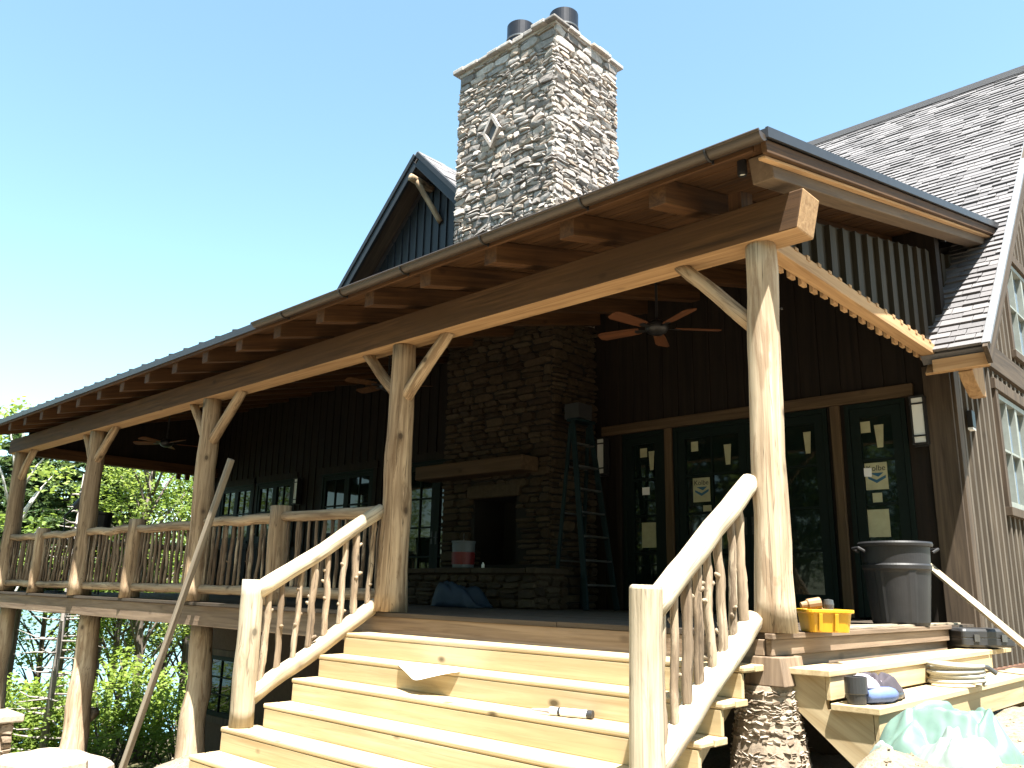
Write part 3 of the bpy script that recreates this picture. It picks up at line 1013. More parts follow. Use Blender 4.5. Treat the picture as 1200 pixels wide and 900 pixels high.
# lower fireplace facing
mb = MB()
fskip = lambda u, v: fx0 - CX0 - .0 < u < fx1 - CX0 + .0 and fz0 < v < fz1 or v < .5
kw = dict(rh=(.06, .15), rw=(.14, .45), dep=(.03, .06), rot=2, jit=.012)
stone_face(mb, (CX0, CY0, 0), (1, 0, 0), (0, 0, 1), (0, -1, 0), W_, ZS + .05, skip=fskip, **kw)
stone_face(mb, (CX1, CY0, 0), (0, 1, 0), (0, 0, 1), (1, 0, 0), .93, ZS + .25, **kw)
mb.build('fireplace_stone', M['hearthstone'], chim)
mb = MB(); mb.box(fx0 - .1, fx1 + .1, CY0 - .075, CY0 + .05, fz1 - .01, fz1 + .17, .6); mb.build('lintel_stone', M['hearthstone'], chim, bevel=.02)
# raised hearth
HX0, HX1, HY = -6.75, -4.35, 2.72
mb = MB()
mb.box(HX0 + .03, HX1 - .03, HY + .03, CY0, .005, .42)
kw = dict(rh=(.07, .15), rw=(.14, .4), dep=(.03, .05), rot=2, jit=.012)
stone_face(mb, (HX0 + .03, HY + .03, .005), (1, 0, 0), (0, 0, 1), (0, -1, 0), HX1 - HX0 - .06, .40, **kw)
stone_face(mb, (HX1 - .03, HY + .03, .005), (0, 1, 0), (0, 0, 1), (1, 0, 0), CY0 - HY, .40, **kw)
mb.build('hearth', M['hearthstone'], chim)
mb = MB()
x = HX0 - .04
while x < HX1 + .04:
    x2 = min(x + random.uniform(.35, .7), HX1 + .04)
    mb.box(x + .004, x2 - .004, HY - .05 + random.uniform(-.01, .01), CY0, .422, .485 + random.uniform(-.006, .006), random.uniform(.3, .8)); x = x2
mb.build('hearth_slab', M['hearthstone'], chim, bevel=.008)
board('mantel', (-6.92, CY0 - .20, 1.84), (-4.80, CY0 - .20, 1.84), .34, .20, wood('mantel_oak', (.04, .024, .011), (.085, .05, .025), 'Z', 18, None, .6), chim, bevel=.02)

# ================================================================== THE PORCH
random.seed(21)
porch = thing('covered_porch', 'long timber porch with peeled log posts and a shed roof', 'porch', (-7.6, 2.0, -3))
# deck floor
mb = MB()
y = 0.0
while y < D - .03:
    w = .14
    y2 = min(y + w - .006, D - .002)
    x = XL + random.uniform(-.03, 0)
    while x < -.01:
        x2 = min(x + random.uniform(2.4, 4.8), 0.0)
        if -x2 < .5: x2 = 0.0
        e = random.uniform(-.012, .012) if y == 0.0 else 0
        mb.box(x + .002, x2 - .002, y + e, y2, -.036 + random.uniform(-.002, .002), random.uniform(-.003, .0))
        x = x2
    y += w
deck = mb.build('deck_floor', M['deckfloor'], porch)
board('front_fascia', (XL, .055, -.158), (-4.12, .055, -.158), .05, .235, M['deckwood'], porch)
board('front_fascia', (-4.12, .035, -.115), (-.125, .035, -.115), .035, .155, M['deckwood'], porch)
board('end_nosing', (-.02, -.03, -.018), (-.02, 3.45, -.018), .055, .035, M['deckwood'], porch)
board('end_fascia', (-.035, -.005, -.085), (-.035, 3.42, -.085), .04, .095, M['deckwood'], porch)
board('end_fascia', (-.062, -.002, -.20), (-.062, 3.42, -.20), .045, .13, M['deckwood'], porch)
board('front_fascia', (-.125, .0, -.085), (-.06, .0, -.085), .04, .095, M['deckwood'], porch)
mb = MB()
for k in range(27):
    x = XL + .2 + k * .59
    if x < -.3: mb.box(x, x + .045, .09, D - .01, -.27, -.042)
mb.build('joists', M['rafter'], porch)

# roof: dark standing-seam skin, boarded ceiling, rafters with open tails
RX0, RX1 = -15.95, .35
Y0, Y1 = -.45, 5.5
mb = MB()
mb.prism([(RX0, Y0, zporch(Y0) - .03), (RX1, Y0, zporch(Y0) - .03), (RX1, Y1, zporch(Y1) - .03), (RX0, Y1, zporch(Y1) - .03)], (0, 0, .03))
x = RX0 + .2
while x < RX1:
    mb.prism([(x - .012, Y0 - .005, zporch(Y0)), (x + .012, Y0 - .005, zporch(Y0)), (x + .012, Y1, zporch(Y1)), (x - .012, Y1, zporch(Y1))], (0, 0, .035))
    x += .41
mb.box(RX0, RX1, Y0 - .02, Y0 - .001, zporch(Y0) - .075, zporch(Y0) + .004)
mb.prism([(RX1 + .001, Y0 - .02, zporch(Y0) - .06), (RX1 + .001, Y1, zporch(Y1) - .06), (RX1 + .001, Y1, zporch(Y1) + .012), (RX1 + .001, Y0 - .02, zporch(Y0) + .012)], (.018, 0, 0))
mb.build('roof', M['metal_roof'], porch)
mb = MB()
y = Y0 + .015
while y < D - .02:
    y2 = min(y + .138, D - .004)
    x = RX0 + .06
    while x < RX1 - .05:
        x2 = min(x + random.uniform(2.5, 4.5), RX1 - .04)
        if RX1 - x2 < .6: x2 = RX1 - .04
        d = random.uniform(-.002, .002)
        mb.prism([(x + .002, y + .003, zporch(y) - .062 + d), (x2 - .002, y + .003, zporch(y) - .062 + d), (x2 - .002, y2, zporch(y2) - .062 + d), (x + .002, y2, zporch(y2) - .062 + d)], (0, 0, .03))
        x = x2
    y += .14
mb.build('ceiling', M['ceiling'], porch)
first = None
for k in range(19):
    x = -.49 - k * .815
    if first is None:
        mb = MB()
        pa, pb = Y0 + .03, D - .006
        t, h = -.066, .185
        mb.prism([(x - .07, pa, zporch(pa) + t - h), (x - .07, pb, zporch(pb) + t - h), (x - .07, pb, zporch(pb) + t), (x - .07, pa, zporch(pa) + t)], (.14, 0, 0))
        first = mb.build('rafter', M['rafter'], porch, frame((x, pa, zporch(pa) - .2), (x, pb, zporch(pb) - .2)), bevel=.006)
    else:
        c = first.copy(); COL.objects.link(c); c.parent = porch
        c.location = first.location + V(-k * .815, 0, 0)
# fascia under the roof edge (between and in front of the rafter tails)
board('eave_fascia', (RX0, Y0 + .012, zporch(Y0) - .085), (RX1 - .1, Y0 + .012, zporch(Y0) - .085), .03, .045, M['rafter'], porch)
# rake: sub-fascia, soffit strip and the big rake timber
sv = V(0, 1, .244)


def rk(x, y, dz):
    return V(x, y, zporch(y) + dz)


board('rake_fascia', rk(.325, Y0, -.105), rk(.325, Y1, -.105), .035, .085, M['timber'], porch, (0, -.244, 1))
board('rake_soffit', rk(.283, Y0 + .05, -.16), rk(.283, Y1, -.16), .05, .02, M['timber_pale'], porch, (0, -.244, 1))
mb = MB()
mb.prism([rk(.10, -.22, -.07), rk(.10, -.17, -.255), rk(.10, Y1 - .32, -.255), rk(.10, Y1 - .1, -.07)], (.155, 0, 0))
mb.build('rake_beam', wood('grey_rake_beam', (.09, .062, .04), (.18, .128, .084), 'Z', 22, (.13, .092, .06), .4), porch, frame(rk(0, 0, -.3), rk(0, 4, -.3)), bevel=.008)
# main beam on the posts
mb = MB()
mb.prism([(XL - .1, 0, 2.575), (.31, 0, 2.575), (.37, 0, 2.845), (XL - .1, 0, 2.845)], (0, .26, 0))
mb.m[2] = 1; mb.m[3] = 1  # underside and end face paler: bounced light and sun painted in
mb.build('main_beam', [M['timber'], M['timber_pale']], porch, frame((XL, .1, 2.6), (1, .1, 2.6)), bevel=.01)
mb = MB(); mb.prism([(-.2, .05, 2.85), (-.2, .22, 2.85), (-.2, .22, zporch(.22) - .2), (-.2, .05, zporch(.05) - .2)], (.10, 0, 0))
mb.build('rake_block', M['rafter'], porch)
# trim beam of the right end with the board ends showing above and below, and the boarded wedge over it
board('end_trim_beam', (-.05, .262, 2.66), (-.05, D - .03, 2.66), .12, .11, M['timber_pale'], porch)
mb = MB()


def wedge_y(y):   # top of the wedge infill
    return max(2.73, min(zporch(y) - .30, 9))


ye = 5.3
mb.prism([(-.13, .28, 2.70), (-.13, D + .0, 2.70), (-.13, ye, 4.1), (-.13, ye, zporch(ye) - .3), (-.13, .28, zporch(.28) - .3)], (.025, 0, 0))
y = .36
while y < 5.2:
    zb = 2.717 if y < 3.72 else zmain(y) + .02
    zt = zporch(y) - .31
    if zt > zb + .02: mb.box(-.105, -.06, y, y + .12, zb, zt)
    y += .285
mb.build('gable_infill', M['wedge'], porch)
first = None
y, k = .40, 0
while y < D - .1:
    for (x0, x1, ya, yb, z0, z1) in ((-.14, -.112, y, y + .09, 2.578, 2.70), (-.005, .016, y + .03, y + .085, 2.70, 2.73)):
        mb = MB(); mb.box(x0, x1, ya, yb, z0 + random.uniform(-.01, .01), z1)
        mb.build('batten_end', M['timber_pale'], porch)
    y += .2
mb = MB(); mb.prism([(XL + .02, .262, 2.56), (XL + .02, D, 2.56), (XL + .02, D, zporch(D) - .07), (XL + .02, .262, zporch(.262) - .07)], (.03, 0, 0))
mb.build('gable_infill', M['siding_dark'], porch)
# left end beam and posts
board('end_beam', (XL + .1, .262, 2.66), (XL + .1, D - .0, 2.66), .2, .2, M['rafter'], porch)
y = 3.3
while y < D:
    mb = MB(); mb.box(XL + .05, XL + .11, y, y + .09, 2.44, 2.56); mb.build('batten_end', M['rafter'], porch); y += .2

POSTS = [(-.045, -.015, .115, .104), (-3.86, -3.86, .15, .115), (-7.68, -7.80, .15, .115), (-11.44, -11.60, .155, .12), (-15.12, -15.28, .16, .125)]
random.seed(3)
posts = []
for i, (xb, xt, rb, rt) in enumerate(POSTS):
    p = log('post', (xb, .125, .002), (xt, .13, 2.573), rb, rt, M['sunlit_log'] if i == 0 else M['log'], porch, seg=14, n=20, wob=.025, flare=.02, jit=.02)
    posts.append(p)


def brace(post, a, b, r=.062):
    mb = MB()
    log_mb(mb, (a[0], .13, a[1]), (b[0], .13, b[1]), r, r * .9, seg=6, wob=.012)
    mb.build('brace', M['log'], post, frame((a[0], .13, a[1]), (b[0], .13, b[1])), smooth=True)


brace(posts[0], (-.10, 2.02), (-.66, 2.60), .055)
brace(posts[1], (-3.93, 2.07), (-4.50, 2.62), .058); brace(posts[1], (-3.80, 2.03), (-3.20, 2.60), .066)
brace(posts[2], (-7.86, 2.05), (-8.34, 2.60)); brace(posts[2], (-7.70, 2.0), (-7.02, 2.60), .068)
brace(posts[3], (-11.62, 2.02), (-12.12, 2.60)); brace(posts[3], (-11.55, 2.05), (-10.88, 2.60), .068)
brace(posts[4], (-15.20, 2.05), (-14.62, 2.60), .068)
mb = MB(); mb.tube([(-.02, .22, 2.13), (.055, .26, 2.14)], .005, 6); mb.tube([(.05, .258, 2.139), (.058, .262, 2.141)], .011, 8)
mb.build('nail', M['black'], posts[0])
# lower posts that carry the deck
LP = [(-7.70, -1.98, .165, .13, 0), (-11.25, -2.55, .19, .15, 3), (-15.12, -2.35, .16, .13, 0)]
for x, zb, rb, rt, kn in LP:
    log('lower_post', (x, .29, zb), (x - .05, .29, -.278), rb, rt, M['sunlit_log'], porch, seg=12, n=18, wob=.05, flare=.04, jit=.03, knobs=kn)
# stone pier and tapered cap below the corner post
mb = MB(); mb.prism([(-.19, -.065, -.30), (.085, -.065, -.30), (.055, -.05, -.135), (-.13, -.05, -.135)], (0, .3, 0))
mb.build('pier_cap', M['deckwood'], porch, bevel=.006)
random.seed(8)
mb = MB()
pc = V(-.10, .075, 0)
mb.lathe([(.30, -1.45), (.235, -.75), (.165, -.302), (.01, -.302)], (pc.x, pc.y, 0), 20, .25)
zz = -1.45
while zz < -.33:
    hh = random.uniform(.016, .034)
    rr = .165 + (.30 - .165) * (-.302 - zz) / 1.15
    q = random.uniform(0, 1)
    while q < 6.4:
        w = random.uniform(.02, .05)
        dq = w / rr
        c = pc + V(math.cos(q), math.sin(q), 0) * rr + V(0, 0, zz + hh / 2)
        Nn = V(math.cos(q), math.sin(q), .06).normalized(); U = V(-math.sin(q), math.cos(q), 0)
        stone_face(mb, c - U * w / 2 - V(0, 0, hh / 2), U, (0, 0, 1), Nn, w, hh, rh=(hh, hh + .001), rw=(w, w + .001), dep=(.006, .018), jit=.006, rot=30)
        q += dq
    zz += hh
mb.build('stone_pier', M['pierstone'], porch)
# gutter along the right half of the eave, with hooks
mb = MB()
gxa, gxb = -5.70, RX1 + .0
pr = []
for k in range(13):
    q = math.pi + math.pi * k / 12
    pr.append((Y0 - .056 + .052 * math.cos(q), zporch(Y0) - .042 + .052 * math.sin(q)))
inn = [(Y0 - .056 + .045 * math.cos(math.pi + math.pi * k / 12), zporch(Y0) - .042 + .045 * math.sin(math.pi + math.pi * k / 12)) for k in range(12, -1, -1)]
prof = pr + inn
mb.add([(gxa, a, b) for a, b in prof] + [(gxb, a, b) for a, b in prof],
       [(i, (i + 1) % 26, 26 + (i + 1) % 26, 26 + i) for i in range(26)])
mb.tube([(gxa, pr[0][0], pr[0][1]), (gxb, pr[0][0], pr[0][1])], .011, 8)
mb.add([(gxb, a, b) for a, b in pr], [tuple(range(13))]); mb.add([(gxa, a, b) for a, b in pr], [tuple(range(12, -1, -1))])
gut = mb.build('gutter', M['gutter'], porch, smooth=False)
for x in (-.03, -1.07, -2.11, -3.13, -4.06, -5.1):
    mb = MB()
    pts = [(x, Y0 - .056 + .057 * math.cos(q), zporch(Y0) - .042 + .057 * math.sin(q)) for q in [math.pi + math.pi * k / 10 for k in range(11)]]
    mb.tube(pts + [(x, Y0 - .008, zporch(Y0) - .105)], .009, 7)
    mb.build('gutter_hook', M['black'], gut)
# soffit lamp under the corner of the eave
t = thing('soffit_lamp', 'small dark cylinder lamp under the eave at the roof corner', 'lamp', (.05, -.21, 2.96))
mb = MB(); mb.lathe([(.001, .118), (.032, .118), (.034, .02), (.03, 0), (.022, 0), (.022, .02), (.001, .02)], (.05, -.21, 2.955), 20)
mb.build('housing', M['black'], t)
mb = MB(); mb.lathe([(.021, .012), (.021, .019), (.001, .019), ], (.05, -.21, 2.955), 16); mb.build('lens', M['lamp_shade'], t)


# ceiling fans
def fan(x, y, z, rot, label, blade=.62, bm='fan_blade'):
    t = thing('ceiling_fan', label, 'ceiling fan', (x, y, z), 'ceiling fans along the porch')
    mb = MB()
    mb.lathe([(.001, .09), (.06, .085), (.115, .05), (.12, .0), (.10, -.035), (.05, -.06), (.001, -.065)], (x, y, z), 28)
    mb.build('motor', M['black'], t, smooth=True)
    mb = MB(); mb.tube([(x, y, z + .08), (x, y, zporch(y) - .066)], .014, 10); mb.lathe([(.06, zporch(y) - .066 - z), (.05, zporch(y) - .11 - z), (.015, zporch(y) - .13 - z)], (x, y, z), 18)
    mb.build('down_rod', M['black'], t)
    for k in range(5):
        q = rot + 2 * math.pi * k / 5
        c, s = math.cos(q), math.sin(q)
        P = lambda u, w, dz=0: V(x + c * u - s * w, y + s * u + c * w, z + .005 + dz + w * .22)
        out = [(.19, -.05), (.30, -.065), (blade - .05, -.075), (blade, -.05), (blade, .05), (blade - .05, .075), (.30, .065), (.19, .05)]
        mb = MB(); mb.prism([P(u, w) for u, w in out], (0, 0, .008))
        b = mb.build('blade', M[bm], t, Matrix.Translation((x, y, z)) @ Matrix.Rotation(q, 4, 'Z'))
        mb = MB(); mb.prism([P(.09, -.018, -.006), P(.23, -.03, -.006), P(.25, 0, -.006), P(.23, .03, -.006), P(.09, .018, -.006)], (0, 0, .005))
        mb.build('blade_arm', M['black'], b)


fan(-2.10, 2.0, 2.86, R(46), 'ceiling fan with brown blades in front of the doors, right of the chimney', .66)
fan(-6.5, 2.0, 2.92, R(40), 'ceiling fan in the dark middle of the porch, left of the fireplace', .62, 'rafter')  # darker blade material paints in the porch shade
fan(-12.6, 1.7, 2.70, R(75), 'ceiling fan at the far left end of the porch')

# ================================================================== RAILINGS
random.seed(31)
newel_x = [-5.86, -9.62, -13.40]
for x, lb in zip(newel_x, ('railing post between the first and second porch posts left of the steps', 'railing post left of the leaning pole, midway along the far railing', 'railing post nearest the far left end of the porch')):
    o = log('railing_post', (x, .125, .002), (x - .03, .125, 1.08), .125, .115, M['log'], None, seg=7, n=18, wob=.012, flare=.01)
    tag(o, 'peeled log ' + lb, 'railing post', 'short railing posts along the porch')
ends = [-3.98, -5.75, -5.97, -7.57, -7.85, -9.51, -9.73, -11.34, -11.60, -13.29, -13.51, -15.0]
lbl = ['branch railing between the log post at the steps and the next short post', 'branch railing just right of the leaning pole, ending at the second log post', 'branch railing just left of the leaning pole',
       'branch railing right of the third log post, below the black pot', 'branch railing left of the third log post', 'branch railing at the far left end of the porch']
for k in range(6):
    xa, xb = ends[2 * k], ends[2 * k + 1]
    t = thing('porch_railing', lbl[k], 'railing', ((xa + xb) / 2, .125, 0), 'branch railings along the porch front')
    s = random.uniform(-.02, .02)
    log('top_rail', (xa + .06, .125, .945 + s), (xb - .06, .125, .955 + random.uniform(-.015, .02)), .062, .055, M['log'], t, seg=10, n=14, wob=.03, jit=.03)
    log('bottom_rail', (xa + .05, .125, .15), (xb - .05, .125, .15), .058, .055, M['log'], t, seg=8, n=14, wob=.012, jit=.03)
    n = 13
    for i in range(n):
        x = xa + (xb - xa) * (i + .6 + random.uniform(-.18, .18)) / n
        r = random.uniform(.016, .027)
        log('baluster', (x, .125 + random.uniform(-.01, .01), .17), (x + random.uniform(-.05, .05), .125, .93), r, r * random.uniform(.75, 1.0), M['stick'], t, seg=10, n=8, wob=.018, jit=.12, knobs=random.choice((0, 0, 1, 1)))
# end railing on the left side of the porch
t = thing('porch_railing', 'branch railing across the open left end of the porch', 'railing', (-15.25, 2.2, 0), 'branch railings along the porch front')
log('top_rail', (-15.25, .28, .95), (-15.4, D - .02, .95), .06, .055, M['log'], t, seg=10)
log('bottom_rail', (-15.25, .28, .15), (-15.4, D - .02, .15), .058, .055, M['log'], t, seg=10)
for i in range(24):
    y = .45 + i * .152; x = -15.25 - .15 * (y - .28) / 3.9
    log('baluster', (x, y, .17), (x, y + random.uniform(-.04, .04), .93), .021, .019, M['stick'], t, seg=6, n=7, wob=.02, jit=.08)

# ================================================================== FRONT STEPS
random.seed(41)
SX0, SX1 = -3.98, -.07
RISE, RUN = .18, .2487
yn = lambda i: -.296 - RUN * i            # nosing of tread i
steps = thing('front_steps', 'wide flight of new pale pine steps up to the porch', 'steps', (-2, -1, -1.3))
NT = 7
for i in range(NT):
    z = -RISE * (i + 1)
    x0 = SX0 if i < 4 else SX0 - .20
    x1 = SX1 if i < 4 else SX1 + .06
    # each tread is two boards
    t0 = board('tread', (x0, yn(i) + .07, z - .019), (x1 + .02, yn(i) + .07, z - .019), .137, .038, M['lumber'], steps, bevel=.012)
    board('tread', (x0 + random.uniform(-.004, .004), yn(i) + .212, z - .0195), (x1 + .02, yn(i) + .212, z - .0195), .137, .038, M['lumber'], steps)
    if i < NT - 1:
        board('riser', (x0 + .02, yn(i) + .019, z - .0385 - .071), (x1 + .0, yn(i) + .019, z - .0385 - .071), .03, .141, M['lumber'], steps)
for x in (SX0 + .05, -2.0, SX1 - .25):
    mb = MB()
    poly = [(x, -.0, -.225)]
    for i in range(NT):
        poly += [(x, yn(i) + .285 if i == 0 else yn(i) + .290, -RISE * (i + 1) - .04), (x, yn(i) + .045, -RISE * (i + 1) - .04)]
    poly += [(x, yn(NT - 1) + .045, -1.42), (x, -1.36, -1.42), (x, .0, -.42)]
    mb.prism(poly[1:], (.04, 0, 0))
    mb.build('stringer', M['lumber'], steps)

# stair railings with their newels
NLx, NRx, NY = -4.07, -.135, -1.17
o = log('stair_newel', (NLx, NY, -.898), (NLx - .015, NY, .262), .098, .09, M['newel'], None, seg=9, n=20, wob=.012, jit=.012)
tag(o, 'round pale log newel at the foot of the left stair railing', 'newel post', 'pale newel posts of the steps')
mb = MB()
pts = [(NRx, NY, -1.078), (NRx, NY, -.5), (NRx + .004, NY, 0), (NRx + .01, NY, .265)]
mb.tube(pts, [.098, .095, .092, .093], 8, .012, phase=.39)
o = mb.build('stair_newel', M['newel'], None, frame((NRx, NY, -1.078), (NRx, NY, .265)), bevel=.02)
tag(o, 'squared pale cracked log newel at the foot of the right stair railing', 'newel post', 'pale newel posts of the steps')


def stair_rail(x, label, a, b, c, d, xs, sgn, n):
    t = thing('stair_railing', label, 'railing', (x, -.6, -.5), 'slanting stair railings')
    log('top_rail', (x, a[0], a[1]), (xs, b[0], b[1]), .072, .066, M['newel'], t, seg=12, n=18, wob=.022, jit=.015)
    log('bottom_rail', (x, c[0], c[1]), (xs, d[0], d[1]), .074, .068, M['newel'], t, seg=12, n=18, wob=.02, jit=.02)
    for i in range(n):
        f = (i + .75) / (n + .6)
        y = c[0] + (d[0] - c[0]) * f
        zb = c[1] + (d[1] - c[1]) * f + .03
        y2 = y + random.uniform(-.02, .03)
        f2 = (y2 - a[0]) / (b[0] - a[0])
        zt = a[1] + (b[1] - a[1]) * f2 - .04
        xx = x + (xs - x) * f
        r = random.uniform(.024, .033)
        log('baluster', (xx, y, zb), (xx, y2, zt), r, r * random.uniform(.85, 1.05), M['stick_sunlit'], t, seg=16, n=10, wob=.013, jit=.13, knobs=random.choice((2, 3, 4)))


stair_rail(NLx, 'slanting pale log railing on the left side of the steps', (NY + .03, .16), (.04, .935), (NY + .02, -.70), (.06, .08), -3.95, 1, 8)
stair_rail(NRx, 'slanting pale log railing on the right side, nearest the camera', (NY + .05, .13), (.045, .93), (NY + .03, -.66), (.0, .075), -.135, 1, 8)

# ================================================================== SIDE STEPS
side = thing('side_steps', 'two broad new pine steps at the right end of the porch', 'steps', (.4, 1.8, -.6))
board('tread', (.185, .045, -.211), (.185, 3.38, -.211), .25, .038, M['lumber'], side)
board('riser', (.283, .075, -.296), (.283, 3.48, -.296), .03, .13, M['lumber'], side)
board('tread', (.44, .05, -.391), (.44, 4.1, -.391), .28, .038, M['lumber'], side)
board('riser', (.545, .08, -.495), (.545, 4.1, -.495), .03, .168, M['lumber'], side)
board('ledge', (.165, 3.40, -.212), (.165, 4.08, -.212), .29, .04, M['lumber'], side)
for y in (.08, 1.7, 3.4):
    mb = MB()
    mb.prism([(-.035, y, -.28), (-.035, y, -.232), (.266, y, -.232), (.266, y, -.412), (.528, y, -.412), (.528, y, -.80), (.43, y, -.80), (.40, y, -.70), (.0, y, -.36)], (0, .04, 0))
    mb.build('stringer', M['lumber'], side, frame((-.03, y, -.3), (.6, y, -.7), (0, 1, 0)))

# ================================================================== THINGS LYING ABOUT
random.seed(51)
# trash can
cx, cy = -.20, 2.78
t = thing('trash_can', 'big dark grey plastic trash can standing on the deck by the side light', 'trash can', (cx, cy, 0))
ribs = lambda q, z: 1 + (.022 if (math.sin(q * 6) > .55 and z < .46) else 0)
mb = MB()
mb.lathe([(.001, .004), (.215, .004), (.225, .03), (.262, .44), (.268, .46), (.28, .47), (.283, .50), (.272, .515), (.278, .66)], (cx, cy, 0), 72, rfun=ribs)
mb.lathe([(.278, .66), (.30, .662), (.305, .685), (.297, .70), (.272, .70), (.265, .66), (.25, .46), (.21, .03), (.001, .03)], (cx, cy, 0), 72)
b = mb.build('body', M['rubber'], t)
for s in (-1, 1):
    dx, dy = .75 * s, .66 * s
    c = V(cx + dx * .29, cy + dy * .29, .645)
    e = V(-dy, dx, 0)
    o2 = V(dx, dy, 0)
    mb = MB(); mb.tube([c - e * .075 - V(0, 0, .03), c - e * .07 + o2 * .05, c + e * .07 + o2 * .05, c + e * .075 - V(0, 0, .03)], .013, 8)
    mb.build('handle', M['rubber'], t)
# yellow tub with a drill resting in it
cx, cy = .06, .60
tubo = None
mb = MB()


def rrect(hx, hy, r, z, n=5):
    out = []
    for k, (sx, sy) in enumerate(((1, 1), (-1, 1), (-1, -1), (1, -1))):
        for i in range(n):
            q = math.pi / 2 * (k + i / (n - 1))
            out.append((sx * (hx - r) + r * math.cos(q), sy * (hy - r) + r * math.sin(q), z))
    return out


def loft(mb, rings, M4=None, cap0=True, cap1=True):
    n = len(rings[0]); vs = [M4 @ Vector(p) if M4 else Vector(p) for r in rings for p in r]
    fs = []
    for i in range(len(rings) - 1):
        for k in range(n):
            fs.append((i * n + k, i * n + (k + 1) % n, (i + 1) * n + (k + 1) % n, (i + 1) * n + k))
    if cap0: fs.append(tuple(range(n - 1, -1, -1)))
    if cap1: fs.append(tuple(range((len(rings) - 1) * n, len(rings) * n)))
    mb.add(vs, fs)


MT = Matrix.Translation((cx, cy, 0)) @ Matrix.Rotation(R(41), 4, 'Z')
loft(mb, [rrect(.125, .13, .04, .003), rrect(.14, .15, .05, .12), rrect(.155, .165, .05, .125), rrect(.155, .165, .05, .145), rrect(.135, .14, .045, .145), rrect(.12, .12, .04, .012)], MT)
for k in (-.07, .03):
    q = [MT @ V(k - .012, -.135, .01), MT @ V(k + .012, -.135, .01), MT @ V(k + .012, -.155, .12), MT @ V(k - .012, -.155, .12)]
    mb.prism(q, MT.to_3x3() @ V(0, -.012, 0))
o = mb.build('tub', M['yellow'], None, MT, bevel=.003)
tag(o, 'bright yellow plastic tub on the deck just behind the corner post', 'tub')
t = thing('power_drill', 'tan power drill lying in the yellow tub', 'drill', (cx - .06, cy - .02, .03))
a = MT @ V(-.14, .02, .165); b = MT @ V(-.01, .03, .185)
mb = MB(); mb.tube([a, a + (b - a) * .3, a + (b - a) * .35, b], [.02, .026, .036, .038], 12); mb.build('motor_body', M['toolbody'], t, bevel=.003)
mb = MB(); mb.tube([b - (b - a) * .15, MT @ V(.0, .03, .12), MT @ V(-.01, .03, .03)], [.022, .019, .022], 10); mb.build('handle', M['toolbody'], t)
mb = MB(); mb.lathe([(.001, 0), (.03, .0), (.034, .03), (.03, .06), (.001, .065)], MT @ V(.045, .03, .145), 16); mb.build('battery', M['alu'], t)
# trim strips lying on the deck end
for a, b, lb in (((-.10, .95, .008), (-.05, 3.3, .008), 'long pale wood strip lying along the deck edge, nearest the edge'), ((-.30, 1.2, .008), (-.07, 3.9, .008), 'pale wood strip on the deck passing under the trash can side'),):
    mb = MB(); mb.obox(a, b, .05, .014)
    tag(mb.build('wood_strip', M['newel'], None, frame(a, b)), lb, 'wood strip', 'pale wood strips on the deck')
# board leaning at the house corner
o = board('leaning_board', (-.33, 4.02, .56), (.95, 3.05, -.40), .085, .03, M['newel'])
tag(o, 'pale board leaning from the ground beside the trash can up to the house corner', 'board')
# black tool case on the ledge
c0 = Matrix.Translation((.15, 3.63, -.178)) @ Matrix.Rotation(R(50), 4, 'Z')
t = thing('tool_case', 'flat black plastic tool case on the ledge at the far end of the side steps', 'tool case', (.15, 3.63, -.178))
mb = MB(); loft(mb, [rrect(.245, .17, .03, .0), rrect(.255, .18, .035, .02), rrect(.255, .18, .035, .075)], c0); mb.build('body', M['blackcase'], t, bevel=.004)
mb = MB(); loft(mb, [rrect(.255, .18, .035, .082), rrect(.255, .18, .035, .135), rrect(.24, .165, .03, .158)], c0); mb.build('lid', M['blackcase'], t, bevel=.004)
mb = MB(); loft(mb, [rrect(.25, .175, .035, .076), rrect(.25, .175, .035, .081)], c0); mb.build('seal', M['alu'], t)
for k in (-.13, .13):
    mb = MB(); mb.prism([c0 @ V(k - .025, -.184, .05), c0 @ V(k + .025, -.184, .05), c0 @ V(k + .025, -.184, .11), c0 @ V(k - .025, -.184, .11)], c0.to_3x3() @ V(0, -.012, 0)); mb.build('latch', M['alu'], t)
mb = MB(); mb.tube([c0 @ V(.26, -.07, .08), c0 @ V(.30, -.06, .08), c0 @ V(.30, .06, .08), c0 @ V(.26, .07, .08)], .01, 8); mb.build('handle', M['blackcase'], t)
# tool belt: black pouch, blue sleeve, grey and lilac cloth


